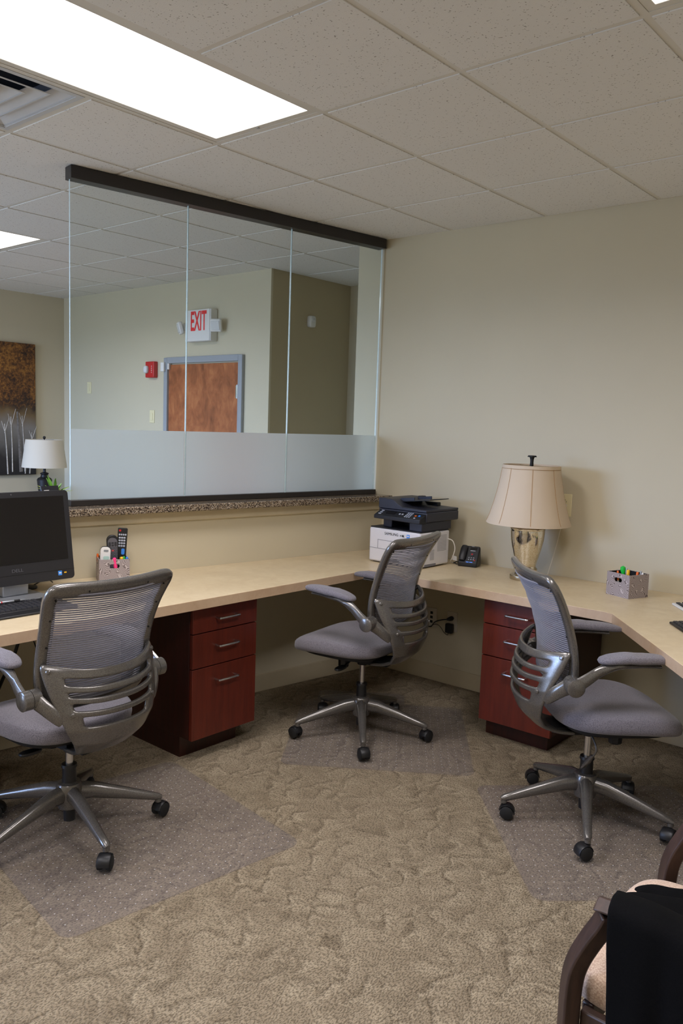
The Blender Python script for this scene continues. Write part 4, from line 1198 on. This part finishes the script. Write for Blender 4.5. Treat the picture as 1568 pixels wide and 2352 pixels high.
keyboard('black keyboard with wrist rest below the black monitor', (-0.945, -0.755, ZD), radians(90), M['black'], M['key'], 0.45, 0.13, 0.065)
kdir = math.atan2(-0.78, 0.62)
kx, ky = Vector((cos(kdir), sin(kdir))), Vector((-sin(kdir), cos(kdir)))
p = Vector((1.036, 1.152)) + kx * 0.225 + ky * 0.065
keyboard('black keyboard along the front of the diagonal desk at the right edge', (p.x, p.y, ZD), kdir, M['black'], M['key'], 0.45, 0.13)
p = Vector((0.909, 1.556)) + kx * 0.225 + ky * 0.08
keyboard('pale grey keyboard with dark keys behind the black one at the right', (p.x, p.y, ZD), kdir, M['white_plastic'], M['key'], 0.45, 0.16, red=True)

ms_ = thing('mouse', 'black oval puck mouse with cable on the worktop beside the monitor stand', 'mouse', (-1.292, -0.502, ZD))
MB().sellip((0, 0, 0.006), (0.036, 0.042, 0.009), 0.6, 1.0, 24, 8).build('body', M['black'], ms_)
MB().tube(smooth_path([(0.0, 0.02, 0.010), (-0.01, 0.06, 0.022), (-0.02, 0.10, 0.03), (-0.035, 0.13, 0.016), (-0.05, 0.15, 0.0035)], 5), 0.003, 8).build('cable', M['black'], ms_)
pn = thing('pen', 'silver and black pen lying along the top of the keyboard below the monitor', 'pen', (-0.985, -0.75, ZD + 0.028), radians(88))
MB().tube([(-0.07, 0, 0), (-0.065, 0, 0), (0.02, 0, 0), (0.065, 0, 0), (0.075, 0, 0)], [0.002, 0.0045, 0.0045, 0.004, 0.001], 10).build('barrel', M['silver'], pn)
MB().cyl((0.02, 0, 0), (0.045, 0, 0), 0.0049, seg=10).build('grip', M['black'], pn)
MB().cyl((-0.035, 0, 0), (-0.03, 0, 0), 0.0049, seg=10).build('band', M['red_plastic'], pn)

# ------------------------------------------------------------------ desk boxes with pens and remotes
def desk_box(label, loc, rz, w, d, hgt):
    """front (with hand hole) on local -y"""
    r = thing('desk_box', label, 'box', loc, rz, 'patterned desk boxes')
    t = 0.004
    hw, hd = 0.024, 0.0105; zc = hgt - 0.033
    ring = []
    for k in range(16):
        a = 2 * pi * k / 16 + pi / 16
        ring.append(((hw - hd) * (1 if cos(a) > 0 else -1) + hd * cos(a), zc + hd * sin(a)))
    rect = [(-w / 2, 0), (w / 2, 0), (w / 2, hgt), (-w / 2, hgt)]
    tris = tessellate_polygon([[Vector((x, z, 0)) for x, z in rect], [Vector((x, z, 0)) for x, z in ring[::-1]]])
    flat = rect + ring[::-1]
    b = MB()
    b.add([(x, -d / 2, z) for x, z in flat], tris, 0)
    b.add([(x, -d / 2 + t, z) for x, z in flat], tris, 1)
    for loop in (rect, ring):
        n = len(loop)
        b.add([(x, -d / 2, z) for x, z in loop] + [(x, -d / 2 + t, z) for x, z in loop], [(i, (i + 1) % n, n + (i + 1) % n, n + i) for i in range(n)], 0)
    b.build('front_panel', [M['boxpaper'], M['black_matte']], r, smooth=False)
    c = MB(); c.box(-w / 2, -w / 2 + t, -d / 2 + t, d / 2, 0, hgt); c.build('side_panel', M['boxpaper'], r, smooth=False)
    c = MB(); c.box(w / 2 - t, w / 2, -d / 2 + t, d / 2, 0, hgt); c.build('side_panel', M['boxpaper'], r, smooth=False)
    c = MB(); c.box(-w / 2 + t, w / 2 - t, d / 2 - t, d / 2, 0, hgt); c.build('back_panel', M['boxpaper'], r, smooth=False)
    c = MB(); c.box(-w / 2 + t, w / 2 - t, -d / 2 + t, d / 2 - t, 0, t); c.build('bottom_panel', M['black_matte'], r, smooth=False)
    c = MB(); q = 0.0008
    c.box(-w / 2 + t, -w / 2 + t + q, -d / 2 + t, d / 2 - t, t, hgt - 0.001); c.box(w / 2 - t - q, w / 2 - t, -d / 2 + t, d / 2 - t, t, hgt - 0.001)
    c.box(-w / 2 + t + q, w / 2 - t - q, d / 2 - t - q, d / 2 - t, t, hgt - 0.001)
    c.build('lining', M['black_matte'], r, smooth=False)
    return r
BW, BD, BH = 0.143, 0.135, 0.116
def box_at(label, corner, rz):
    """corner = the front-left bottom corner in plan"""
    c = Vector((corner[0], corner[1], ZD)) + Matrix.Rotation(rz, 3, 'Z') @ Vector((BW / 2, BD / 2, 0))
    return desk_box(label, c, rz, BW, BD, BH), Matrix.Translation(c) @ Matrix.Rotation(rz, 4, 'Z')
b1, B1 = box_at('grey swirl-patterned box holding remotes, on the worktop right of the black monitor', (-1.186, -0.199), radians(63.4))
b2, B2 = box_at('grey swirl-patterned box of markers, on the worktop right of the table lamp', (0.583, 1.562), radians(-20.3))
for r_ in (b1, b2):
    MB().box(-BW / 2 + .006, BW / 2 - .006, -BD / 2 + .006, BD / 2 - .006, -0.0, 0.0012).build('foot', M['black_matte'], r_, smooth=False)

def place(o, BM, p, rx=0.0, ry=0.0, rz=0.0):
    o.matrix_world = BM @ Matrix.Translation(p) @ Matrix.Rotation(rz, 4, 'Z') @ Matrix.Rotation(rx, 4, 'X') @ Matrix.Rotation(ry, 4, 'Y')
def pad_body(w, hgt, t, r, taper=1.0):
    pts = rrect(w, hgt, r, 5, 0, hgt / 2)
    pts = [(x * (taper + (1 - taper) * y / hgt), y) for x, y in pts]
    b = MB(); n = len(pts)
    b.add([(x, -t / 2, y) for x, y in pts] + [(x, t / 2, y) for x, y in pts], [tuple(range(n)), tuple(range(2 * n - 1, n - 1, -1))] + [(i, (i + 1) % n, n + (i + 1) % n, n + i) for i in range(n)])
    return b
def btn(parent, mat, x, z, w, h, t, name='button'):
    pts = rrect(w, h, min(w, h) * 0.35, 3, x, z); n = len(pts)
    b = MB(); b.add([(px_, -t - 0.0012, pz) for px_, pz in pts] + [(px_, -t + 0.0005, pz) for px_, pz in pts], [tuple(range(n))] + [(i, (i + 1) % n, n + (i + 1) % n, n + i) for i in range(n)])
    return b.build(name, mat, parent, smooth=False)
# tall black remote
r = thing('remote_control', 'tallest black remote with a red power button standing in the left box', 'remote')
pad_body(0.046, 0.225, 0.016, 0.006).build('body', M['black'], r, bevel=0.002)
btn(r, M['red_plastic'], -0.014, 0.212, 0.010, 0.010, 0.008)
for k in range(4): btn(r, M['key_grey'], -0.0155 + k * 0.0098, 0.192, 0.0075, 0.0085, 0.008)
for j in range(4):
    for k in range(3): btn(r, M['key_grey'], -0.0135 + k * 0.0115, 0.1765 - j * 0.0135, 0.0098, 0.0085, 0.008)
btn(r, M['sticker_blue'], 0.006, 0.108, 0.016, 0.030, 0.008)
place(r, B1, (0.040, 0.046, 0.028), radians(-3), radians(4))
r = thing('remote_control', 'rounded grey-faced remote with dark keys standing in the middle of the left box', 'remote')
pad_body(0.056, 0.205, 0.020, 0.026, 0.86).build('body', M['black'], r, bevel=0.003)
pad_body(0.046, 0.178, 0.002, 0.022, 0.86).build('face', M['remote_grey'], r, loc=(0, -0.0105, 0.014))
for (x, z, w, h_, mt) in [(-0.014, .160, .011, .022, 'key'), (0.014, .160, .011, .022, 'key'), (0, .166, .011, .009, 'key'), (0, .154, .011, .009, 'key')] + \
        [(-0.014 + k * .014, .141 - j * .0125, .0105, .0075, 'red_plastic' if (j == 1 and k == 1) else 'key') for j in range(5) for k in range(3)]:
    btn(r, M[mt], x, z, w, h_, 0.0115)
for j in range(4):
    for k in range(3): btn(r, M['key_grey'], -0.014 + k * .014, .141 - j * .0125, .004, .0016, 0.0128, 'key_mark')
place(r, B1, (0.006, 0.018, 0.018), radians(-2), radians(-2))
r = thing('thermometer', 'white hand-held reader with a pale display leaning in the left box', 'device')
pad_body(0.048, 0.150, 0.022, 0.018).build('body', M['white_plastic'], r, bevel=0.003)
pad_body(0.052, 0.154, 0.012, 0.02).build('back_shell', M['key'], r, loc=(0.003, 0.018, -0.001))
btn(r, M['lcd'], 0.004, 0.097, 0.028, 0.018, 0.011, 'display')
btn(r, M['silver'], 0.002, 0.132, 0.022, 0.010, 0.011, 'button')
place(r, B1, (-0.043, -0.024, 0.020), radians(-6), radians(3))
def marker(label, BM, p, rx, ry, cap, body, L=0.13, rr=0.006, bulb=False):
    r = thing('marker_pen', label, 'marker')
    MB().tube([(0, 0, 0), (0, 0, 0.003), (0, 0, L * 0.62)], [rr * .6, rr * .92, rr * .92], 12).build('barrel', M[body], r)
    if bulb: MB().lathe([(rr * .9, L * .60), (rr * 1.05, L * .7), (rr * 1.9, L * .86), (rr * 1.7, L * .95), (0, L)], 14).build('cap', M[cap], r)
    else: MB().tube([(0, 0, L * .6), (0, 0, L * .97), (0, 0, L)], [rr, rr, rr * .7], 12).build('cap', M[cap], r)
    place(r, BM, p, rx, ry); return r
marker('orange-tipped pen in the left corner of the left box', B1, (-0.062, 0.02, 0.008), radians(-4), radians(-3), 'orange', 'black', 0.124, 0.0055)
marker('bright pink marker leaning behind the hand hole of the left box', B1, (0.018, -0.050, 0.004), radians(6), radians(-9), 'pink', 'pink', 0.121, 0.009)
marker('yellow marker by the right side of the left box', B1, (0.043, -0.045, 0.004), radians(3), radians(-4), 'yellow', 'yellow', 0.121, 0.009)
marker('slim green pen between the yellow and blue pens in the left box', B1, (0.055, -0.020, 0.004), radians(-2), radians(-2), 'green', 'green', 0.118, 0.005)
marker('blue marker in the right corner of the left box', B1, (0.061, -0.040, 0.004), radians(2), radians(0), 'blue', 'blue', 0.119, 0.006)
marker('tall bulb-capped green marker sticking out of the right box', B2, (-0.005, -0.018, 0.004), radians(3), radians(-3), 'green', 'green', 0.146, 0.007, True)
marker('yellow marker beside the green one in the right box', B2, (0.018, -0.024, 0.004), radians(2), radians(3), 'yellow', 'yellow', 0.131, 0.008)
marker('orange pen left of the green marker in the right box', B2, (-0.016, -0.040, 0.004), radians(2), radians(-5), 'orange', 'white_plastic', 0.119, 0.005)
marker('orange-capped pen toward the right of the right box', B2, (0.046, 0.00, 0.004), radians(-4), radians(2), 'orange', 'black', 0.123, 0.006)
marker('white-capped pen at the right side of the right box', B2, (0.058, 0.020, 0.004), radians(-3), radians(4), 'white_plastic', 'black', 0.121, 0.005)
marker('silver pen at the back left of the right box', B2, (-0.040, 0.030, 0.004), radians(-6), radians(-4), 'silver', 'black', 0.123, 0.005)
marker('silver pen at the back middle of the right box', B2, (0.020, 0.045, 0.004), radians(-8), radians(3), 'silver', 'black', 0.122, 0.005)

# ------------------------------------------------------------------ printer
PR = thing('printer', 'white and charcoal multifunction laser printer in the corner of the worktop', 'printer', (-0.787, 1.361, ZD), radians(-1))
W, D = 0.37, 0.29
MB().box(0, W, 0, D, 0.006, 0.205).build('lower_body', M['printer_white'], PR, bevel=0.010)
MB().box(0.02, W - 0.02, 0.02, D - 0.02, 0, 0.008).build('feet', M['black'], PR, smooth=False)
MB().box(0.002, W - 0.002, -0.0012, 0.0, 0.0845, 0.0865).build('tray_seam', M['printer_line'], PR, smooth=False)
fl = MB()
for (a, b_, c, d_) in ((0.065, 0.30, 0.136, 0.138), (0.065, 0.067, 0.088, 0.138), (0.298, 0.30, 0.088, 0.138)): fl.box(a, b_, -0.0012, 0, c, d_)
fl.build('manual_feed_outline', M['printer_line'], PR, smooth=False)
MB().box(0.14, 0.23, -0.004, 0.0, 0.018, 0.034).build('tray_grip', M['printer_line'], PR, bevel=0.003)
text('logo', 'SAMSUNG', 0.021, M['logo_black'], PR, (0.165, -0.0006, 0.178), (pi / 2, 0, 0), 1.05, 0.0006)
st = MB().box(0.222, 0.264, -0.001, 0, 0.168, 0.186).build('sticker', M['lens_clear'], PR, smooth=False)
mk = MB(); mk.box(0.228, 0.240, -0.0016, -0.001, 0.175, 0.179); mk.cyl((0.249, -0.0016, 0.177), (0.249, -0.001, 0.177), 0.0065, seg=12); mk.box(0.253, 0.258, -0.0016, -0.001, 0.170, 0.173)
mk.build('sticker_mark', M['logo_black'], st, smooth=False)
st = MB().box(0.275, 0.296, -0.001, 0, 0.160, 0.188).build('sticker', M['sticker_blue'], PR, smooth=False)
MB().box(0.279, 0.292, -0.0016, -0.001, 0.176, 0.183).build('sticker_mark', M['white_plastic'], st, smooth=False)
sl = MB()
for k in range(12): sl.box(W - 0.001, W + 0.0008, 0.17, 0.26, 0.178 - k * 0.008, 0.1800 - k * 0.008)
for k in range(9): sl.box(W - 0.001, W + 0.0008, 0.10, 0.14, 0.10 - k * 0.007, 0.1018 - k * 0.007)
o = sl.build('vent_slot', M['printer_line'], PR, smooth=False); o['kind'] = 'stuff'
MB().box(W - 0.001, W + 0.001, 0.05, 0.16, 0.008, 0.022).build('side_grip', M['printer_line'], PR, smooth=False)
MB().box(0.004, W - 0.004, 0.004, D - 0.004, 0.204, 0.211).build('output_tray', M['navy_dark'], PR, bevel=0.003)
nk = MB(); nk.box(0.062, 0.125, 0.05, D + 0.02, 0.21, 0.262); nk.box(W - 0.095, W - 0.006, 0.02, D + 0.02, 0.21, 0.262); nk.box(0.125, W - 0.095, 0.17, D + 0.02, 0.21, 0.262)
nk.build('upright', M['navy_plastic'], PR, bevel=0.004)
sc_ = MB(); sc_.box(0.028, W + 0.006, 0.045, D + 0.075, 0.262, 0.318)
sc_.build('scanner_bed', M['navy_plastic'], PR, bevel=0.006)
cp = MB(); cp.add([(0.038, -0.012, 0.262), (W, -0.012, 0.258), (W, 0.05, 0.256), (0.038, 0.05, 0.256), (0.038, -0.012, 0.282), (W, -0.012, 0.282), (W, 0.05, 0.312), (0.038, 0.05, 0.312)],
                  [(3, 2, 1, 0), (4, 5, 6, 7), (0, 1, 5, 4), (1, 2, 6, 5), (2, 3, 7, 6), (3, 0, 4, 7)])
cpo = cp.build('control_panel', M['navy_dark'], PR, bevel=0.003)
def pbtn(x, t, w, h_, mt):
    # t: 0 front .. 1 back on the slanted panel
    y = -0.012 + 0.062 * t; z = 0.282 + 0.030 * t
    b = MB(); b.obox((x, y, z + 0.0012), ((1, 0, 0), (0, 0.9, 0.435), (0, -0.435, 0.9)), (w / 2, h_ / 2, 0.0016)); return b.build('panel_button', M[mt], cpo, smooth=False)
pbtn(0.14, 0.55, 0.060, 0.026, 'screen')
for k in range(3):
    for j in range(4): pbtn(0.255 + k * 0.015, 0.2 + j * 0.2, 0.009, 0.006, 'key_grey')
for k in range(3): pbtn(0.07, 0.25 + k * 0.25, 0.018, 0.007, 'key_grey')
for k in range(2): pbtn(0.205 + k * .02, 0.5, 0.010, 0.010, 'key_grey')
pbtn(0.318, 0.5, 0.012, 0.008, 'orange'); pbtn(0.342, 0.55, 0.013, 0.010, 'blue'); pbtn(0.325, 0.15, 0.011, 0.007, 'key_grey')
# document feeder: hump on the left, swooping to the flat lid
def hump(x):
    return lerp_tab([(0.0, 0.378), (0.11, 0.378), (0.14, 0.372), (0.17, 0.352), (0.20, 0.336), (0.40, 0.332)], x)
xs = [0.028 + (W + 0.004 - 0.028) * k / 22 for k in range(23)]
ad = MB(); y0_, y1_ = 0.042, D + 0.073
ad.add([(x, y, 0.3185) for x in xs for y in (y0_, y1_)] + [(x, y, hump(x)) for x in xs for y in (y0_, y1_)], [])
n = len(xs)
for k in range(n - 1):
    a = 2 * k; t_ = 2 * n + 2 * k
    ad.f += [(a, a + 1, a + 3, a + 2), (t_, t_ + 2, t_ + 3, t_ + 1), (a, a + 2, t_ + 2, t_), (a + 1, t_ + 1, t_ + 3, a + 3)]
ad.f += [(0, 2 * n, 2 * n + 1, 1), (2 * n - 2, 2 * n - 1, 4 * n - 1, 4 * n - 2)]; ad.mi = [0] * len(ad.f)
ad.build('feeder_lid', M['navy_plastic'], PR, bevel=0.003, angle=25)
tr = MB(); tr.obox((0.235, 0.20, 0.372), ((1, 0, 0.12), (0, 1, 0), (-0.12, 0, 1)), (0.115, 0.095, 0.0025)); tr.build('feeder_tray', M['navy_dark'], PR, bevel=0.001)
gd = MB(); gd.obox((0.185, 0.115, 0.376), ((1, 0, 0.12), (0, 1, 0), (-0.12, 0, 1)), (0.05, 0.003, 0.010)); gd.obox((0.185, 0.285, 0.376), ((1, 0, 0.12), (0, 1, 0), (-0.12, 0, 1)), (0.05, 0.003, 0.010))
gd.build('paper_guide', M['navy_plastic'], PR, bevel=0.001)
fr_ = MB(); fr_.box(0.12, 0.15, 0.30, 0.345, 0.33, 0.385); fr_.box(0.15, 0.26, 0.31, 0.345, 0.332, 0.356); fr_.build('feeder_side', M['navy_dark'], PR, bevel=0.004)
cb = thing('printer_cable', 'white cable looping from the printer side down to the worktop', 'cable', (-0.41, 1.60, ZD))
MB().tube(smooth_path([(0.003, 0.02, 0.155), (0.03, 0.03, 0.145), (0.045, 0.035, 0.10), (0.035, 0.03, 0.05), (0.01, 0.05, 0.02), (0.0, 0.10, 0.004), (-0.02, 0.17, 0.004)], 5), 0.003, 8).build('cord', M['cable_white'], cb)

# ------------------------------------------------------------------ desk phone
tp = thing('desk_phone', 'black cordless desk phone with handset cradled at its left, beside the printer', 'phone', (-0.303, 1.700, ZD), radians(14))
bs = MB(); hh = 0.06
def wedge(b, x0, x1, y0, y1, za, zb, zc_=0.0):
    b.add([(x0, y0, zc_), (x1, y0, zc_), (x1, y1, zc_), (x0, y1, zc_), (x0, y0, za), (x1, y0, za), (x1, y1 - 0.02, zb), (x0, y1 - 0.02, zb)],
          [(3, 2, 1, 0), (4, 5, 6, 7), (0, 1, 5, 4), (1, 2, 6, 5), (2, 3, 7, 6), (3, 0, 4, 7)])
wedge(bs, -0.058, 0.058, -0.045, 0.045, 0.022, 0.118)
bs.build('base', M['black'], tp, bevel=0.008, seg=3)
fd = Vector((0, 0.070, 0.096)).normalized(); fn = Vector((0, -fd.z, fd.y))
def onface(x, t, o): return Vector((x, -0.045, 0.022)) + fd * t + fn * o
hs = MB(); hs.tube([onface(-0.034, 0.014, 0.010), onface(-0.034, 0.03, 0.014), onface(-0.034, 0.085, 0.014), onface(-0.034, 0.108, 0.010)], [(0.017, 0.009), (0.020, 0.012), (0.020, 0.012), (0.017, 0.008)], 14, up=fn)
hs.build('handset', M['bezel'], tp)
def pb(x, t, w, h_, mt, nm='button', o=0.001):
    b = MB(); b.obox(onface(x, t, o), ((1, 0, 0), fd, fn), (w / 2, h_ / 2, 0.0014)); return b.build(nm, M[mt], tp, smooth=False)
pb(0.020, 0.098, 0.040, 0.016, 'screen', 'display')
pb(0.018, 0.083, 0.030, 0.004, 'key_grey', 'label_strip')
pk = MB(); pk.cyl(onface(0.018, 0.06, 0), onface(0.018, 0.06, 0.003), 0.012, seg=20); pk.build('dial_pad', M['key'], tp)
pk = MB(); pk.cyl(onface(0.018, 0.06, 0.003), onface(0.018, 0.06, 0.004), 0.005, seg=14); pk.build('dial_centre', M['red_plastic'], tp)
for k in range(3):
    for j in range(2): pb(0.004 + k * 0.014, 0.038 - j * 0.012, 0.006, 0.004, 'key_grey')
pb(0.040, 0.022, 0.007, 0.007, 'red_plastic')
pb(0.000, 0.008, 0.016, 0.003, 'phone_blue', 'indicator'); pb(0.022, 0.008, 0.018, 0.003, 'phone_blue', 'indicator')
text('marking', 'at&t', 0.008, M['key_grey'], tp, onface(0.012, 0.1125, 0.0008), (math.acos(fn.z), 0, 0), 1.2, 0.0003)
pc = thing('phone_cord', 'black coiled power cord with a white tag between printer and phone', 'cable', (-0.39, 1.70, ZD))
pp = [(0.03 * cos(a) + 0.015, 0.025 * sin(a), 0.004 + 0.004 * (k % 3)) for k, a in enumerate([radians(t) for t in range(0, 760, 30)])]
MB().tube([(-0.012, 0.06, 0.004), (0.0, 0.03, 0.004)] + pp, 0.003, 7).build('cord', M['black'], pc)
tg = MB(); tg.obox((-0.008, -0.012, 0.034), ((1, 0.25, -0.15), (-0.25, 1, 0.3), (0.1, -0.3, 1)), (0.014, 0.001, 0.015)); tg.build('tag', M['white_plastic'], pc, smooth=False)

# ------------------------------------------------------------------ mercury-glass table lamp
LX, LY = 0.118, 1.590
L = thing('table_lamp', 'mercury-glass vase table lamp with flared cream bell shade on the worktop', 'lamp', (LX, LY, ZD))
MB().lathe([(0.080, 0.0), (0.082, 0.003), (0.082, 0.020), (0.080, 0.024), (0.060, 0.028)], 36).build('base', M['bottom_nickel'], L)
MB().lathe([(0.0595, 0.026), (0.0524, 0.040), (0.0547, 0.046), (0.0619, 0.052), (0.0631, 0.060), (0.0547, 0.068), (0.0512, 0.074), (0.0547, 0.080), (0.0559, 0.086), (0.0553, 0.092), (0.0654, 0.125), (0.0785, 0.175), (0.0869, 0.215), (0.0904, 0.255), (0.0898, 0.270), (0.0928, 0.274), (0.0940, 0.280), (0.0904, 0.285), (0.0785, 0.296), (0.0476, 0.306), (0.0167, 0.310)], 44).build('vase', M['mercury'], L)
MB().lathe([(0.012, 0.308), (0.012, 0.36), (0.018, 0.362), (0.018, 0.40), (0.006, 0.402)], 16).build('socket', M['bottom_nickel'], L)
bell = [(0.224, 0.302), (0.222, 0.312), (0.209, 0.345), (0.190, 0.41), (0.173, 0.48), (0.160, 0.55), (0.152, 0.606), (0.151, 0.616)]
def octa(a): return 1.0 - 0.012 * abs(cos(4 * a)) ** 0.8
inner = [(r - 0.003, z) for r, z in reversed(bell)]
shd = MB(); shd.lathe(bell + inner, 64, lobes=octa, close=True)
sho = shd.build('shade', M['shade'], L, angle=50)
for k in range(8):
    a = pi / 8 + k * pi / 4 + radians(8)
    MB().tube([(cos(a) * (r * octa(a) + 0.0006), sin(a) * (r * octa(a) + 0.0006), z) for r, z in bell[1:]], 0.0013, 6).build('seam', M['seam'], sho)
for (r1, z1, r2, z2) in ((0.2235, 0.302, 0.2190, 0.318), (0.1535, 0.600, 0.1517, 0.617)):
    MB().lathe([(r1 + 0.0012, z1), (r2 + 0.0012, z2), (r2 - 0.001, z2), (r1 - 0.001, z1)], 64, lobes=octa, close=True).build('trim_band', M['shade'], sho)
MB().lathe([(0.1530, 0.597), (0.1536, 0.598), (0.1530, 0.599), (0.1522, 0.598)], 64, lobes=lambda a: octa(a) * 1.010, close=True).build('trim_seam', M['seam'], sho)
hp = MB()
hp.tube(smooth_path([(0.02, 0, 0.40), (0.055, 0, 0.45), (0.05, 0, 0.55), (0, 0, 0.612), (-0.05, 0, 0.55), (-0.055, 0, 0.45), (-0.02, 0, 0.40)], 5), 0.0022, 6)
for k in range(3):
    a = 2 * pi * k / 3 + 0.4; hp.tube([(0, 0, 0.612), (0.148 * cos(a), 0.148 * sin(a), 0.612)], 0.002, 6)
hp.build('harp', M['bottom_nickel'], L)
MB().lathe([(0.007, 0.608), (0.0105, 0.616), (0.0090, 0.632), (0.0100, 0.648), (0.0125, 0.657), (0.0215, 0.664), (0.0250, 0.660), (0.0215, 0.668), (0.009, 0.665), (0.0, 0.665)], 24, lobes=lambda a: 1 + 0.10 * cos(6 * a)).build('finial', M['black_matte'], L)
cd = MB(); cd.tube(smooth_path([(0.05, 0.052, 0.012), (0.075, 0.09, 0.004), (0.065, 0.15, 0.05), (0.075, 0.20, 0.18), (0.090, 0.228, 0.33), (0.094, 0.236, 0.385)], 6), 0.0026, 8)
cd.build('cord', M['cable_white'], L)
MB().box(0.083, 0.105, 0.222, 0.2425, 0.372, 0.405).build('plug', M['cable_white'], L, bevel=0.004)

# ------------------------------------------------------------------ wall outlets and plugs on the main wall
phm = math.atan(0.0182)
def outlet(label, x, z, mat, dark_jacks=False, covered=False):
    r = thing('wall_outlet', label, 'outlet', (x, my(x), z), phm)
    MB().box(-0.0365, 0.0365, -0.006, 0, -0.062, 0.062).build('plate', mat, r, bevel=0.003)
    if dark_jacks:
        for dz in (0.030, 0.002, -0.026): MB().box(-0.010, 0.008, -0.0075, -0.0058, dz - 0.008, dz + 0.008).build('jack', M['black_matte'], r, smooth=False)
    else:
        for dz in (0.021, -0.021):
            sck = MB().prism(rrect(0.034, 0.028, 0.012), -0.001, 0.001).build('socket_face', mat, r, loc=(0, -0.0066, dz), rot=(pi / 2, 0, 0))
            sl = MB()
            for dx_ in (-0.0065, 0.0065): sl.box(dx_ - 0.001, dx_ + 0.001, -0.002, 0.006, -0.0022, -0.0008)
            sl.cyl((0, -0.007, -0.0022), (0, -0.007, -0.0008), 0.0022, seg=8)
            sl.build('slot', M['black_matte'], sck, loc=(0, 0, 0), rot=(pi, 0, 0), smooth=False)
    return r
outlet('white data plate with dark jacks low in the corner behind the middle chair', -0.622, 0.398, M['offwhite_plate'], True)
outlet('white power outlet under the worktop with two black plugs in it', -0.472, 0.398, M['offwhite_plate'])
outlet('ivory outlet plate on the wall half hidden by the cream lamp shade', 0.212, 1.180, M['ivory'])
pg = thing('power_plug', 'round black plug in the upper socket, its cord running left', 'plug', (-0.472, my(-0.472), 0.419), phm)
MB().tube([(0, -0.008, 0), (0, -0.014, 0), (-0.004, -0.036, -0.001), (-0.016, -0.046, -0.004)], [0.013, 0.015, 0.012, 0.006], 14).build('head', M['black'], pg)
MB().tube(smooth_path([(-0.014, -0.046, -0.003), (-0.05, -0.05, -0.012), (-0.10, -0.045, -0.035), (-0.14, -0.03, -0.075), (-0.19, -0.02, -0.06), (-0.26, -0.016, 0.02), (-0.32, -0.016, 0.14), (-0.34, -0.016, 0.315)], 6), 0.0036, 8).build('cord', M['black'], pg)
ad_ = thing('power_adapter', 'boxy black adapter in the lower socket with a thin looping wire', 'adapter', (-0.478, my(-0.478), 0.362), phm)
MB().box(-0.024, 0.024, -0.040, -0.008, -0.034, 0.026).build('body', M['black'], ad_, bevel=0.006)
MB().tube(smooth_path([(-0.008, -0.025, -0.033), (-0.012, -0.025, -0.048), (-0.04, -0.02, -0.038), (-0.075, -0.016, -0.006), (-0.11, -0.016, 0.0), (-0.17, -0.014, -0.02), (-0.24, -0.012, 0.06), (-0.28, -0.012, 0.20), (-0.285, -0.012, 0.372)], 6), 0.0018, 6).build('wire', M['black'], ad_)

# ------------------------------------------------------------------ things under the left desk
pcx = thing('computer_tower', 'black computer tower on the floor under the worktop at the far left', 'computer', (-1.20, -0.90, 0))
MB().box(-0.20, 0.20, -0.09, 0.09, 0.012, 0.42).build('case', M['black_matte'], pcx, bevel=0.004)
MB().box(0.2005, 0.206, -0.086, 0.086, 0.02, 0.412).build('front_panel', M['black'], pcx, bevel=0.003)
ft = MB()
for sx in (-1, 1):
    for sy in (-1, 1): ft.cyl((sx * 0.17, sy * 0.07, 0), (sx * 0.17, sy * 0.07, 0.0125), 0.012, seg=10)
ft.build('foot', M['black'], pcx)
hc = thing('hanging_cable', 'thick black cable hanging under the worktop behind the left chair', 'cable', (-1.22, -0.56, 0))
MB().tube(smooth_path([(-0.02, 0.02, 0.735), (0.0, 0.0, 0.66), (0.01, -0.03, 0.58), (0.0, -0.06, 0.48), (-0.04, -0.09, 0.38), (-0.12, -0.11, 0.20), (-0.14, -0.10, 0.012)], 6), 0.008, 8).build('cord', M['black'], hc)
hc = thing('hanging_cable', 'thin black wire hanging in a bow beside the thicker cable', 'cable', (-1.26, -0.50, 0))
MB().tube(smooth_path([(-0.01, 0.0, 0.735), (0.0, -0.015, 0.62), (0.012, 0.02, 0.48), (0.005, 0.06, 0.36), (-0.06, 0.08, 0.20), (-0.10, 0.07, 0.006)], 6), 0.0028, 8).build('cord', M['black'], hc)
fc = thing('floor_cable', 'black cable running along the baseboard beneath the left chair', 'cable', (-1.40, -0.52, 0))
MB().tube(smooth_path([(0.012, 0.30, 0.10), (0.0, 0.10, 0.088), (-0.012, -0.06, 0.055), (-0.02, -0.2, 0.012), (0.02, -0.40, 0.006)], 6), 0.005, 8).build('cord', M['black'], fc)
